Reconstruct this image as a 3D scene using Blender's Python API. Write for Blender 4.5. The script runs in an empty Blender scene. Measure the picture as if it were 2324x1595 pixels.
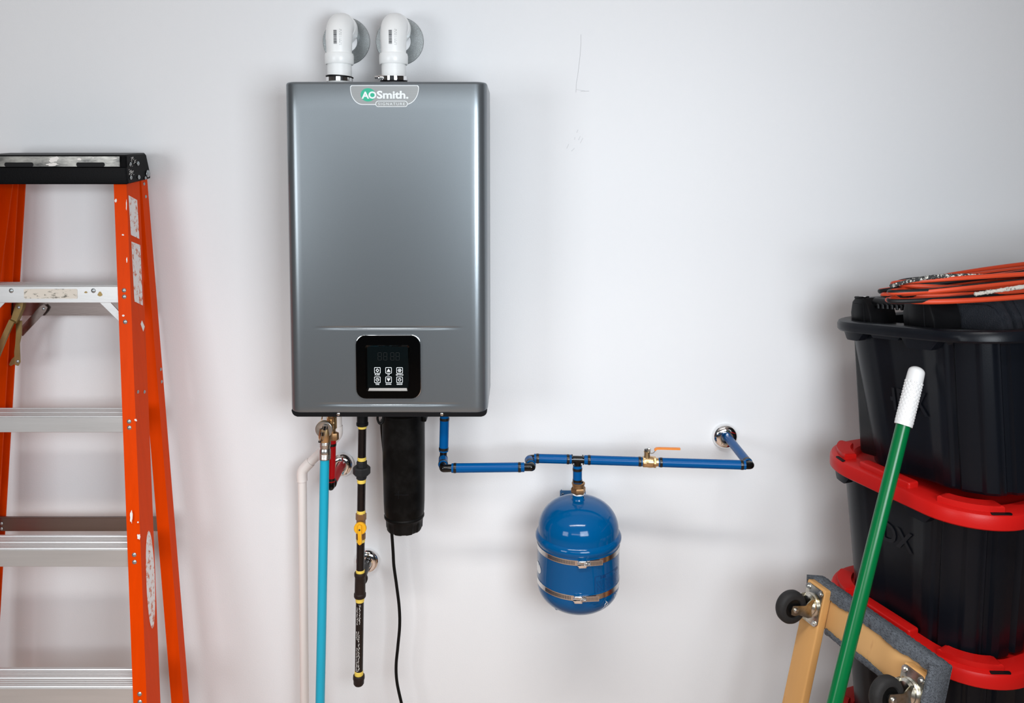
import bpy, bmesh, math, random
from mathutils import Vector, Matrix
R = math.radians
random.seed(7)
SC = bpy.context.scene
COL = SC.collection

# ------------------------------------------------------------------ camera, world, lights, exposure
CX, CY, FPX, HOR = 1170.0, 502.0, 1800.0, 389.0     # principal point, focal length and horizon in the 2324x1595 frame
PITCH = math.atan((HOR - CY) / -FPX)                  # slight downward tilt
CAM = Vector((0.0, -2.1, 1.636))
cd = bpy.data.cameras.new('camera')
cam = bpy.data.objects.new('camera', cd)
COL.objects.link(cam)
cam.location = CAM
cam.rotation_euler = (R(90) - PITCH, 0, 0)
cd.sensor_width = 36.0
cd.lens = FPX / 2324.0 * 36.0
cd.shift_x = -(CX - 1162.0) / 2324.0
cd.shift_y = -(797.5 - CY) / 2324.0
cd.clip_start = 0.02
SC.camera = cam

w = bpy.data.worlds.new('world')
SC.world = w
w.use_nodes = True
w.node_tree.nodes['Background'].inputs[0].default_value = (0.80, 0.88, 1.0, 1)
w.node_tree.nodes['Background'].inputs[1].default_value = 0.05


def area(name, loc, target, sx, sy, power, col=(1, 1, 1)):
    l = bpy.data.lights.new(name, 'AREA')
    l.shape = 'RECTANGLE'
    l.size, l.size_y, l.energy, l.color = sx, sy, power, col
    o = bpy.data.objects.new(name, l)
    COL.objects.link(o)
    o.location = loc
    d = Vector(target) - Vector(loc)
    o.rotation_euler = d.to_track_quat('-Z', 'Y').to_euler()
    return o


key = area('key_light', (0.58, -2.14, 1.58), (0.10, 0, 1.42), 0.8, 0.7, 14.6, (0.875, 0.945, 1.0))  # unseen key light added beside the camera to shape the wall's falloff
key.data.spread = R(118)
area('window_light_west', (-1.8, -2.4, 1.56), (-0.6, 0, 1.16), 0.8, 0.8, 19, (0.93, 0.97, 1.0))
area('high_rear_light', (-0.4, -4.9, 2.41), (0, -1, 1.96), 3.0, 0.5, 24, (0.93, 0.97, 1.0))  # unseen light added behind the camera to brighten the heater's upper front
strip = area('ceiling_strip_light', (-0.1, -1.7, 2.83), (-0.1, -1.5, 0.0), 1.8, 0.2, 24, (1.0, 0.97, 0.94))
strip.data.spread = R(94)          # beam narrowed to flood the floor and brighten the lower wall by bounce
SC.view_settings.view_transform = 'Standard'
SC.view_settings.look = 'None'
SC.view_settings.gamma = 1.0
SC.view_settings.use_curve_mapping = False
SC.view_settings.exposure = 0.06

# ------------------------------------------------------------------ helpers
FW = Vector((0, math.cos(PITCH), -math.sin(PITCH)))
UPV = Vector((0, math.sin(PITCH), math.cos(PITCH)))


def at(px, py, Y):
    """world point on the plane y = Y whose projection is the photo pixel px, py"""
    d = FW * FPX + Vector((1, 0, 0)) * (px - CX) + UPV * (CY - py)
    return CAM + d * ((Y - CAM.y) / d.y)


def lin(h):
    h = h.lstrip('#')
    v = [int(h[i:i + 2], 16) / 255 for i in (0, 2, 4)]
    return tuple(c / 12.92 if c <= 0.04045 else ((c + 0.055) / 1.055) ** 2.4 for c in v)


def mat(name, col, rough=0.5, metal=0.0, bump=0.0, bscale=120.0, var=0.06, vscale=9.0, coat=0.0, spec=0.5,
        col2=None, cscale=30.0, thr=0.5, width=0.06, stretch=(1, 1, 1), rvar=0.0):
    m = bpy.data.materials.new(name)
    m.use_nodes = True
    N, L = m.node_tree.nodes, m.node_tree.links
    b = N['Principled BSDF']
    c = lin(col) if isinstance(col, str) else col
    b.inputs['Roughness'].default_value = rough
    b.inputs['Metallic'].default_value = metal
    b.inputs['Coat Weight'].default_value = coat
    b.inputs['Coat Roughness'].default_value = 0.08
    b.inputs['Specular IOR Level'].default_value = spec
    tc = N.new('ShaderNodeTexCoord')
    mp = N.new('ShaderNodeMapping')
    mp.inputs['Scale'].default_value = stretch
    L.new(tc.outputs['Object'], mp.inputs['Vector'])
    n = N.new('ShaderNodeTexNoise')
    n.inputs['Scale'].default_value = vscale
    n.inputs['Detail'].default_value = 4
    L.new(mp.outputs[0], n.inputs['Vector'])
    mx = N.new('ShaderNodeMix')
    mx.data_type = 'RGBA'
    mx.inputs[6].default_value = tuple(max(0, x * (1 - var)) for x in c) + (1,)
    mx.inputs[7].default_value = tuple(min(1, x * (1 + var)) for x in c) + (1,)
    L.new(n.outputs['Fac'], mx.inputs[0])
    out = mx.outputs[2]
    if col2 is not None:
        c2 = lin(col2) if isinstance(col2, str) else col2
        n2 = N.new('ShaderNodeTexNoise')
        n2.inputs['Scale'].default_value = cscale
        n2.inputs['Detail'].default_value = 5
        n2.inputs['Roughness'].default_value = 0.65
        L.new(mp.outputs[0], n2.inputs['Vector'])
        mr = N.new('ShaderNodeMapRange')
        mr.inputs[1].default_value = thr - width
        mr.inputs[2].default_value = thr + width
        L.new(n2.outputs['Fac'], mr.inputs[0])
        m2 = N.new('ShaderNodeMix')
        m2.data_type = 'RGBA'
        m2.inputs[7].default_value = c2 + (1,)
        L.new(mr.outputs[0], m2.inputs[0])
        L.new(out, m2.inputs[6])
        out = m2.outputs[2]
    L.new(out, b.inputs['Base Color'])
    if rvar:
        rr = N.new('ShaderNodeMapRange')
        rr.inputs[3].default_value = max(0.02, rough - rvar)
        rr.inputs[4].default_value = min(1, rough + rvar)
        L.new(n.outputs['Fac'], rr.inputs[0])
        L.new(rr.outputs[0], b.inputs['Roughness'])
    if bump:
        n3 = N.new('ShaderNodeTexNoise')
        n3.inputs['Scale'].default_value = bscale
        n3.inputs['Detail'].default_value = 3
        L.new(mp.outputs[0], n3.inputs['Vector'])
        bp = N.new('ShaderNodeBump')
        bp.inputs['Strength'].default_value = bump
        bp.inputs['Distance'].default_value = 0.002
        L.new(n3.outputs['Fac'], bp.inputs['Height'])
        L.new(bp.outputs[0], b.inputs['Normal'])
    return m


WORLD = {}      # world offset of every object whose children are built in world coordinates


class G:
    """collects shapes into one bmesh, then links them as one mesh object"""

    def __init__(self):
        self.bm = bmesh.new()
        self.mats = []

    def mi(self, m):
        if m not in self.mats:
            self.mats.append(m)
        return self.mats.index(m)

    def raw(self, verts, faces, m, M=None):
        i = self.mi(m)
        vs = [self.bm.verts.new(M @ Vector(v) if M else Vector(v)) for v in verts]
        out = []
        for f in faces:
            try:
                fc = self.bm.faces.new([vs[k] for k in f])
                fc.material_index = i
                fc.smooth = True
                out.append(fc)
            except ValueError:
                pass
        return self

    def merge(self, tb, m, M=None):
        tb.verts.index_update()
        self.raw([v.co.copy() for v in tb.verts], [[v.index for v in f.verts] for f in tb.faces], m, M)
        tb.free()
        return self

    def box(self, c, s, m, bev=0.0, seg=2, M=None):
        tb = bmesh.new()
        bmesh.ops.create_cube(tb, size=1)
        bmesh.ops.scale(tb, vec=Vector(s), verts=tb.verts)
        if bev:
            bmesh.ops.bevel(tb, geom=list(tb.edges), offset=bev, segments=seg, affect='EDGES', profile=0.5)
        bmesh.ops.translate(tb, vec=Vector(c), verts=tb.verts)
        return self.merge(tb, m, M)

    def lathe(self, prof, m, seg=32, M=None, rot=0.0):
        """profile of (radius, height) turned about the local Z axis; radius 0 closes the end"""
        vs, fs, rows = [], [], []
        for r, h in prof:
            if r < 1e-7:
                rows.append([len(vs)])
                vs.append((0, 0, h))
            else:
                rows.append(list(range(len(vs), len(vs) + seg)))
                for k in range(seg):
                    a = 2 * math.pi * k / seg + rot
                    vs.append((r * math.cos(a), r * math.sin(a), h))
        for a, b in zip(rows, rows[1:]):
            for k in range(seg):
                k2 = (k + 1) % seg
                if len(a) == 1 and len(b) == 1:
                    continue
                if len(a) == 1:
                    fs.append((a[0], b[k2], b[k]))
                elif len(b) == 1:
                    fs.append((a[k], a[k2], b[0]))
                else:
                    fs.append((a[k], a[k2], b[k2], b[k]))
        return self.raw(vs, fs, m, M)

    def tube(self, pts, r, m, seg=14, caps=True, colors=None, M=None):
        pts = [Vector(p) for p in pts]
        n = len(pts)
        rad = r if isinstance(r, (list, tuple)) else [r] * n
        T = [(pts[min(i + 1, n - 1)] - pts[max(i - 1, 0)]).normalized() for i in range(n)]
        u = T[0].orthogonal().normalized()
        vs, fs, cm = [], [], []
        for i in range(n):
            u = (u - T[i] * u.dot(T[i]))
            u = u.normalized() if u.length > 1e-6 else T[i].orthogonal().normalized()
            v = T[i].cross(u)
            for k in range(seg):
                a = 2 * math.pi * k / seg
                vs.append(pts[i] + (u * math.cos(a) + v * math.sin(a)) * rad[i])
        for i in range(n - 1):
            for k in range(seg):
                fs.append((i * seg + k, i * seg + (k + 1) % seg, (i + 1) * seg + (k + 1) % seg, (i + 1) * seg + k))
        if colors is None:
            if caps:
                fs.append(tuple(range(seg))[::-1])
                fs.append(tuple((n - 1) * seg + k for k in range(seg)))
            return self.raw(vs, fs, m, M)
        # colors(i, k) gives the material of a face (a stripe along a cable)
        bv = [self.bm.verts.new(M @ v if M else v) for v in vs]
        for f in fs:
            fc = self.bm.faces.new([bv[q] for q in f])
            fc.smooth = True
            fc.material_index = self.mi(colors(f[0] // seg, f[0] % seg))
        return self

    def prism(self, poly, h0, h1, m, M=None, bev=0.0, seg=2):
        """2-D polygon extruded along local Z"""
        tb = bmesh.new()
        a = [tb.verts.new((x, y, h0)) for x, y in poly]
        b = [tb.verts.new((x, y, h1)) for x, y in poly]
        n = len(poly)
        tb.faces.new(a[::-1])
        top = tb.faces.new(b)
        for k in range(n):
            tb.faces.new((a[k], a[(k + 1) % n], b[(k + 1) % n], b[k]))
        if bev:
            bmesh.ops.bevel(tb, geom=list(top.edges), offset=bev, segments=seg, affect='EDGES', profile=0.5)
        return self.merge(tb, m, M)

    def frame(self, outer, inner, h0, h1, m, M=None, inner_h=None):
        """ring between two polygons of equal count, extruded"""
        n = len(outer)
        ih = h1 if inner_h is None else inner_h
        vs = [(x, y, h1) for x, y in outer] + [(x, y, h1) for x, y in inner] + [(x, y, h0) for x, y in outer] + [(x, y, h0) for x, y in inner]
        fs = []
        for k in range(n):
            j = (k + 1) % n
            fs += [(k, j, n + j, n + k), (2 * n + k, 2 * n + j, j, k), (n + k, n + j, 3 * n + j, 3 * n + k), (2 * n + j, 2 * n + k, 3 * n + k, 3 * n + j)]
        return self.raw(vs, fs, m, M)

    def loft(self, loops, m, M=None, cap0=True, cap1=True):
        n = len(loops[0])
        vs = [p for l in loops for p in l]
        fs = []
        for i in range(len(loops) - 1):
            for k in range(n):
                j = (k + 1) % n
                fs.append((i * n + k, i * n + j, (i + 1) * n + j, (i + 1) * n + k))
        if cap0:
            fs.append(tuple(range(n))[::-1])
        if cap1:
            fs.append(tuple((len(loops) - 1) * n + k for k in range(n)))
        return self.raw(vs, fs, m, M)

    def text(self, s, m, box, M, h, bold=0.0, spacing=1.0):
        """flat lettering fitted to box = (x0, y0, x1, y1) of the local XY plane, h thick along local Z"""
        c = bpy.data.curves.new('lettering', 'FONT')
        c.body = s
        c.size = 1.0
        c.offset = bold
        c.space_character = spacing
        c.resolution_u = 3
        o = bpy.data.objects.new('lettering', c)
        COL.objects.link(o)
        bpy.context.view_layer.update()
        me = bpy.data.meshes.new_from_object(o.evaluated_get(bpy.context.evaluated_depsgraph_get()))
        vs = [v.co.copy() for v in me.vertices]
        fs = [tuple(p.vertices) for p in me.polygons]
        bpy.data.objects.remove(o)
        bpy.data.curves.remove(c)
        bpy.data.meshes.remove(me)
        x0, x1 = min(v.x for v in vs), max(v.x for v in vs)
        y0, y1 = min(v.y for v in vs), max(v.y for v in vs)
        q = [(box[0] + (v.x - x0) / (x1 - x0) * (box[2] - box[0]), box[1] + (v.y - y0) / (y1 - y0) * (box[3] - box[1]), h) for v in vs]
        return self.raw(q, fs, m, M)

    def obj(self, name, parent=None, local=False, sharp=32, loc=None, kind=None):
        bm = self.bm
        bm.normal_update()
        th = R(sharp)
        for e in bm.edges:
            if len(e.link_faces) == 2 and e.calc_face_angle(0.0) > th:
                e.smooth = False
        off = Vector((0, 0, 0))
        if not local:
            off = WORLD.get(parent.name, Vector()) if parent else (Vector(loc) if loc is not None else Vector())
            bmesh.ops.translate(bm, vec=-off, verts=bm.verts)
        me = bpy.data.meshes.new(name)
        bm.to_mesh(me)
        bm.free()
        for m in self.mats:
            me.materials.append(m)
        o = bpy.data.objects.new(name, me)
        COL.objects.link(o)
        if parent:
            o.parent = parent
            WORLD[o.name] = off
        else:
            o.location = off
            WORLD[o.name] = off
        if kind:
            o['kind'] = kind
        return o


def thing(name, label, cat, loc=(0, 0, 0), rot=None, group=None):
    o = bpy.data.objects.new(name, None)
    o.empty_display_size = 0.05
    COL.objects.link(o)
    o.location = loc
    if rot is not None:
        o.rotation_euler = rot
    o['label'], o['category'] = label, cat
    if group:
        o['group'] = group
    WORLD[o.name] = Vector(loc)
    return o


def tag(o, label, cat, group=None):
    o['label'], o['category'] = label, cat
    if group:
        o['group'] = group
    return o


def copy_tree(o, parent=None):
    c = o.copy()
    COL.objects.link(c)
    if parent:
        c.parent = parent
    for ch in list(o.children):
        copy_tree(ch, c)
    return c


def axis(p, d, up=None):
    """matrix with its origin at p and local Z along d"""
    d = Vector(d).normalized()
    if up is None:
        q = d.to_track_quat('Z', 'Y').to_matrix().to_4x4()
    else:
        x = Vector(up).cross(d).normalized()
        y = d.cross(x)
        q = Matrix((x, y, d)).transposed().to_4x4()
    return Matrix.Translation(Vector(p)) @ q


def basis(p, x, y, z):
    return Matrix.Translation(Vector(p)) @ Matrix((Vector(x), Vector(y), Vector(z))).transposed().to_4x4()


def rrect(x0, y0, x1, y1, r, n=6):
    pts = []
    for cx, cy, a0 in ((x1 - r, y1 - r, 0), (x0 + r, y1 - r, 90), (x0 + r, y0 + r, 180), (x1 - r, y0 + r, 270)):
        for k in range(n + 1):
            a = R(a0 + 90 * k / n)
            pts.append((cx + r * math.cos(a), cy + r * math.sin(a)))
    return pts


def smooth_path(pts, sub=8):
    """Catmull-Rom through the points"""
    P = [Vector(p) for p in pts]
    P = [P[0] * 2 - P[1]] + P + [P[-1] * 2 - P[-2]]
    out = []
    for i in range(1, len(P) - 2):
        for k in range(sub):
            t = k / sub
            a, b, c, d = P[i - 1], P[i], P[i + 1], P[i + 2]
            out.append(0.5 * ((2 * b) + (c - a) * t + (2 * a - 5 * b + 4 * c - d) * t * t + (3 * b - a - 3 * c + d) * t ** 3))
    out.append(P[-2])
    return out


def face_plane(Y):
    """local XY = world XZ on the plane y = Y, local Z toward the camera"""
    return basis((0, Y, 0), (1, 0, 0), (0, 0, 1), (0, -1, 0))


def PX(Y):
    return lambda x, y: (at(x, y, Y).x, at(x, y, Y).z)


# ------------------------------------------------------------------ materials
m_wall = mat('wall_paint', (0.785, 0.79, 0.805), 0.6, bump=0.12, bscale=260, var=0.012, vscale=3, spec=0.2)
m_side = mat('unpainted_board', (0.13, 0.125, 0.12), 0.8, bump=0.1)
m_ceil = mat('ceiling_paint', (0.8, 0.8, 0.8), 0.8, bump=0.1)
m_floor = mat('floor_boards', (0.43, 0.30, 0.225), 0.5, var=0.2, vscale=6, stretch=(1, 8, 1))
m_mark = mat('pencil_mark', (0.52, 0.52, 0.53), 0.8)
m_steel = mat('heater_metallic_paint', (0.205, 0.228, 0.245), 0.30, 0.75, bump=0.03, bscale=900, var=0.05, vscale=400, spec=0.3)
m_dark = mat('dark_sheet_metal', (0.010, 0.0105, 0.012), 0.5, 0.2, spec=0.15)
m_chrome = mat('chrome', (0.88, 0.88, 0.88), 0.06, 1.0, var=0.02)
m_zinc = mat('galvanised_plate', (0.27, 0.29, 0.295), 0.27, 0.95, bump=0.10, bscale=600, var=0.5, vscale=420)
m_stain = mat('stainless_band', (0.62, 0.60, 0.58), 0.22, 1.0, var=0.05)
m_pvc = mat('white_pvc', (0.90, 0.90, 0.89), 0.32, var=0.015)
m_pvc2 = mat('ivory_drain_pvc', (0.80, 0.74, 0.71), 0.4, var=0.03)
m_rubber = mat('black_rubber', (0.005, 0.005, 0.006), 0.5, spec=0.15)
m_gloss = mat('gloss_black_plastic', (0.001, 0.001, 0.001), 0.07, spec=0.3, var=0.02)
m_glass = mat('display_glass', (0.002, 0.004, 0.0045), 0.06, spec=0.4, var=0.02)
m_white = mat('white_print', (0.82, 0.86, 0.88), 0.5, var=0.01)
m_ghost = mat('unlit_segments', (0.006, 0.0075, 0.008), 0.5, spec=0.2)
m_badge = mat('badge_silver', (0.30, 0.31, 0.31), 0.4, 0.6, var=0.06, vscale=300, stretch=(0.05, 1, 1))
m_green = mat('logo_green', (0.02, 0.44, 0.27), 0.4, var=0.02)
m_ink = mat('black_ink', (0.03, 0.03, 0.035), 0.6)
m_greyink = mat('grey_ink', (0.35, 0.35, 0.36), 0.6)
m_blue = mat('blue_pex', (0.0, 0.072, 0.24), 0.25, spec=0.12, var=0.04)
m_red = mat('red_pex', (0.42, 0.004, 0.007), 0.35, spec=0.2, var=0.05)
m_copper = mat('black_crimp_ring', (0.035, 0.032, 0.03), 0.3, 0.75, var=0.2, vscale=150)
m_elbow = mat('black_polymer', (0.003, 0.003, 0.003), 0.13, spec=0.4)
m_brass = mat('brass', (0.62, 0.42, 0.22), 0.3, 0.95, bump=0.05, bscale=400, var=0.15, vscale=80)
m_bronze = mat('aged_brass', (0.33, 0.19, 0.09), 0.42, 0.85, var=0.2, vscale=80)
m_ply = mat('galvanised_ferrule', (0.62, 0.62, 0.60), 0.28, 1.0, var=0.15, vscale=120)
m_cyan = mat('cyan_hose', (0.005, 0.37, 0.54), 0.35, var=0.04)
m_iron = mat('black_iron', (0.009, 0.0062, 0.0058), 0.26, 0.1, bump=0.25, bscale=160, var=0.3, vscale=60, spec=0.4)
m_malle = mat('malleable_iron', (0.022, 0.014, 0.012), 0.5, 0.1, bump=0.4, bscale=300, var=0.25, vscale=60, spec=0.2)
m_grey = mat('grey_iron_union', (0.020, 0.020, 0.021), 0.5, 0.1, bump=0.3, bscale=300, var=0.15, spec=0.2)
m_tape = mat('yellow_tape', (0.83, 0.60, 0.10), 0.5, bump=0.2, bscale=300, var=0.06)
m_lever = mat('yellow_plastic', (0.80, 0.40, 0.008), 0.4, var=0.05)
m_can = mat('dusty_black_plastic', (0.0025, 0.0024, 0.0023), 0.42, bump=0.04, bscale=60, var=0.3, vscale=12, col2=(0.011, 0.0108, 0.0106), cscale=14, thr=0.58, width=0.14, spec=0.09)
m_cord = mat('black_cord', (0.004, 0.004, 0.004), 0.4, spec=0.15)
m_tank = mat('tank_blue_enamel', (0.0, 0.072, 0.215), 0.09, spec=0.24, var=0.03)
m_tankink = mat('tank_print', (0.003, 0.03, 0.13), 0.4)
m_bracket = mat('blue_grey_bracket', (0.03, 0.10, 0.22), 0.45, var=0.05, spec=0.2)
m_teflon = mat('thread_seal_tape', (0.8, 0.8, 0.8), 0.6)
m_orangeh = mat('orange_vinyl_grip', (0.72, 0.22, 0.03), 0.4)
m_rail = mat('orange_fiberglass', (0.70, 0.052, 0.0), 0.40, bump=0.08, bscale=90, var=0.10, vscale=14, stretch=(6, 6, 0.4), spec=0.05)
m_alu = mat('ladder_aluminium', (0.66, 0.66, 0.66), 0.42, 0.65, bump=0.06, bscale=300, var=0.10, vscale=25, stretch=(0.15, 3, 3))
m_brace = mat('dull_shaded_brace_metal', (0.30, 0.25, 0.235), 0.33, 0.95, bump=0.05, bscale=300, var=0.12, vscale=25, stretch=(0.15, 3, 3))  # dull metal, with the rear braces' shade and reddish reflection put into its colour
m_rivet = mat('rivet_steel', (0.40, 0.43, 0.44), 0.35, 0.8)
m_cap = mat('ladder_cap_plastic', (0.0035, 0.0035, 0.004), 0.38, bump=0.1, bscale=300, var=0.2, spec=0.05)
m_capworn = mat('worn_metal_tray', (0.03, 0.03, 0.03), 0.3, 0.5, col2=(0.36, 0.35, 0.32), cscale=7, thr=0.52, width=0.12, stretch=(1, 1, 2.5))
m_gold = mat('yellow_zinc', (0.30, 0.21, 0.085), 0.4, 0.85, var=0.25, vscale=40)
m_sticker = mat('worn_white_sticker', (0.80, 0.76, 0.75), 0.6, col2=(0.60, 0.15, 0.06), cscale=95, thr=0.565, width=0.05, stretch=(1, 1, 0.7))
m_sticker2 = mat('worn_cream_sticker', (0.70, 0.64, 0.56), 0.6, col2=(0.16, 0.15, 0.12), cscale=120, thr=0.60, width=0.05, stretch=(0.6, 1, 1.2))
m_paint = mat('white_paint_splash', (0.80, 0.77, 0.74), 0.6)
m_tote = mat('black_tote_plastic', (0.0042, 0.0052, 0.0078), 0.32, bump=0.05, bscale=500, var=0.08, vscale=20, spec=0.16)
m_lid = mat('red_tote_plastic', (0.45, 0.0075, 0.006), 0.36, bump=0.06, bscale=500, var=0.05, spec=0.2)
m_case = mat('case_plastic', (0.022, 0.024, 0.030), 0.42, bump=0.6, bscale=420, var=0.1, spec=0.3)
m_case2 = mat('smooth_case_plastic', (0.0045, 0.0045, 0.0052), 0.35, bump=0.05, var=0.1, spec=0.22)
m_cordo = mat('orange_cord', (0.50, 0.052, 0.018), 0.4, var=0.08, spec=0.25)
m_cordk = mat('black_cord_stripe', (0.010, 0.010, 0.011), 0.45, spec=0.2)
m_fray = mat('frayed_rope', (0.42, 0.39, 0.35), 0.9, bump=1.0, bscale=300, col2=(0.03, 0.03, 0.03), cscale=160, thr=0.62, width=0.05)
m_fray2 = mat('black_frayed_rope', (0.025, 0.025, 0.026), 0.9, bump=1.0, bscale=300, col2=(0.55, 0.53, 0.48), cscale=150, thr=0.56, width=0.04)
m_broom = mat('green_enamel', (0.0, 0.112, 0.030), 0.25, var=0.05, spec=0.3)
m_grip = mat('white_grip', (0.66, 0.66, 0.66), 0.45, var=0.02)
m_wood = mat('maple', (0.56, 0.30, 0.105), 0.45, bump=0.05, bscale=40, var=0.13, vscale=4, col2=(0.38, 0.17, 0.055), cscale=3.5, thr=0.68, width=0.10, stretch=(6, 1.0, 6), spec=0.3)
m_wood2 = mat('maple_crosspiece', (0.58, 0.335, 0.135), 0.45, bump=0.05, bscale=40, var=0.10, vscale=5, col2=(0.30, 0.13, 0.05), cscale=5, thr=0.66, width=0.08, stretch=(2.5, 0.6, 1), spec=0.3)
m_carpet = mat('grey_carpet', (0.12, 0.133, 0.152), 0.95, bump=1.0, bscale=700, var=0.3, vscale=160, col2=(0.045, 0.048, 0.055), cscale=420, thr=0.55, width=0.10, stretch=(0.45, 1, 1), spec=0.1)
m_tyre = mat('grey_rubber_tyre', (0.022, 0.021, 0.021), 0.6, bump=0.25, bscale=200, var=0.25, vscale=60, spec=0.15)
m_hub = mat('black_hub', (0.004, 0.004, 0.004), 0.35, spec=0.2)
m_zplate = mat('zinc_caster', (0.55, 0.52, 0.45), 0.25, 1.0, var=0.25, vscale=60, col2=(0.33, 0.26, 0.13), cscale=28, thr=0.58, width=0.08)
m_emb = mat('embossed_letters', (0.0075, 0.0085, 0.0115), 0.34, spec=0.18)

# ------------------------------------------------------------------ setting


def struct(name, g, **k):
    o = g.obj(name, **k)
    o['kind'] = 'structure'
    return o


g = G()
g.box((0.2, 0.06, 1.4), (6.6, 0.12, 2.9), m_wall)
wall = struct('wall_back', g)
g = G()
g.box((0.2, -2.6, -0.05), (6.6, 5.4, 0.1), m_floor)
struct('floor', g)
g = G()
g.box((0.2, -2.6, 2.9), (6.6, 5.4, 0.1), m_ceil)
struct('ceiling', g)
g = G()
g.box((-3.05, -2.6, 1.4), (0.1, 5.2, 2.9), m_side)
struct('wall_left', g)
g = G()
g.box((3.45, -2.6, 1.4), (0.1, 5.2, 2.9), m_side)
struct('wall_right', g)

# pencil lines and scuffs on the wall


def wall_line(pts, wd):
    q = [at(x, y, -0.0004) for x, y in pts]
    g.tube(q, wd, m_mark, seg=4)


g = G()
wall_line([(1318.5, 78), (1318.5, 100), (1316, 130), (1312, 165), (1308, 190), (1307, 210)], 0.0006)
wall_line([(1307, 203), (1318, 205), (1327, 206)], 0.0004)
wall_line([(1318, 207), (1337, 206.5)], 0.0007)
g.obj('pencil_line', wall)
g = G()
for a in ([(1312, 294), (1309, 301)], [(1317, 309), (1313, 318)], [(1323, 313), (1317, 325)], [(1305, 311), (1304, 317)], [(1304, 336), (1297, 343)], [(1291, 327), (1286, 337)]):
    wall_line(a, 0.0005)
g.obj('scuff_mark', wall)

# ------------------------------------------------------------------ water heater
YF = -0.27
F = PX(YF)
FP = face_plane(YF)
x0, x1 = at(657, 560, YF + .03).x, at(1112.5, 560, -0.055).x
zt, zb = at(885, 185, YF).z, at(885, 937, YF).z
heater = thing('water_heater', 'tall grey metallic tankless water heater box hanging on the wall', 'water heater', ((x0 + x1) / 2, -0.1, zb))


def cover_mesh():
    r, re, yb = 0.030, 0.006, -0.055
    sec = []            # x, y, nx, ny, front?
    for k in range(5):
        sec.append((x0, yb + (YF + r - yb) * k / 5, -1, 0, 0))
    for k in range(11):
        a = R(90 * k / 10)
        sec.append((x0 + r - r * math.cos(a), YF + r - r * math.sin(a), -math.cos(a), -math.sin(a), 0))
    NF = 48
    for k in range(1, NF):
        sec.append((x0 + r + (x1 - x0 - 2 * r) * k / NF, YF, 0, -1, 1))
    for k in range(11):
        a = R(90 * (1 - k / 10))
        sec.append((x1 - r + r * math.cos(a), YF + r - r * math.sin(a), math.cos(a), -math.sin(a), 0))
    for k in range(1, 6):
        sec.append((x1, YF + r + (yb - YF - r) * k / 5, 1, 0, 0))
    zg = [at(880, 743.5, YF).z, at(880, 917, YF).z]
    gx0, gx1 = F(716, 744)[0], F(1047, 744)[0]
    rows = []
    for k in range(5):
        a = R(90 * k / 4)
        rows.append((zb + re * (1 - math.cos(a)), re * (1 - math.sin(a))))
    for k in range(5):
        a = R(90 * (1 - k / 4))
        rows.append((zt - re * (1 - math.cos(a)), re * (1 - math.sin(a))))
    for z in zg:
        for q in (0.0044, 0.0034, 0.0012, 0.0, -0.0022, -0.0052, -0.0062):
            rows.append((z + q, 0))
    for k in range(1, 12):
        z = zb + (zt - zb) * k / 12
        if all(abs(z - q) > 0.02 for q in zg):
            rows.append((z, 0))
    rows.sort()
    prof = {0.0012: 0.0028, 0.0: 0.0036, -0.0022: 0.0022}
    loops = []
    for z, ins in rows:
        lp = []
        for x, y, nx, ny, fr in sec:
            dy = 0.0
            if fr:
                for q in zg:
                    for dz, dp in prof.items():
                        if abs(z - q - dz) < 1e-6:
                            t = (x - (gx0 + gx1) / 2) / ((gx1 - gx0) / 2)
                            dy = dp * max(0.0, 1 - abs(t) ** 1.6)
            lp.append((x - nx * ins, y - ny * ins + dy, z))
        loops.append(lp)
    G_ = G()
    G_.loft(loops, m_steel)
    return G_


cover_mesh().obj('front_cover', heater, sharp=80)
YC = -0.252
g = G()
a, b = at(662, 945.5, YC), at(1105.5, 945.5, YC)
g.prism(rrect(a.x, a.z, b.x, a.z + 0.029, 0.0135), 0, 0.012, m_dark, face_plane(YC + 0.012), bev=0.002)
g.box(((a.x + b.x) / 2, (-0.03 + YC) / 2, a.z + 0.385), (b.x - a.x - 0.022, abs(YC) - 0.035, 0.74), m_dark)
g.box(((a.x + b.x) / 2, -0.012, a.z + 0.62), (0.30, 0.024, 0.10), m_dark)
g.box(((a.x + b.x) / 2, -0.012, a.z + 0.12), (0.30, 0.024, 0.06), m_dark)
g.obj('chassis', heater)
for sx in (768, 1003):
    g = G()
    p = at(sx, 939, YC - 0.0005)
    M = axis(p, (0, -1, 0))
    g.lathe([(0.0, 0.0035), (0.0022, 0.0032), (0.0042, 0.0018), (0.0046, 0.0)], m_stain, 20, M)
    g.box((0, 0, 0.0033), (0.0045, 0.0010, 0.001), m_ink, M=M)
    g.box((0, 0, 0.0033), (0.0010, 0.0045, 0.001), m_ink, M=M)
    g.obj('screw', heater)


def rr_px(xa, ya, xb, yb, r_px, n=6):
    a, b = F(xa, yb), F(xb, ya)
    return rrect(a[0], a[1], b[0], b[1], r_px * (b[0] - a[0]) / (xb - xa), n)


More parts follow.
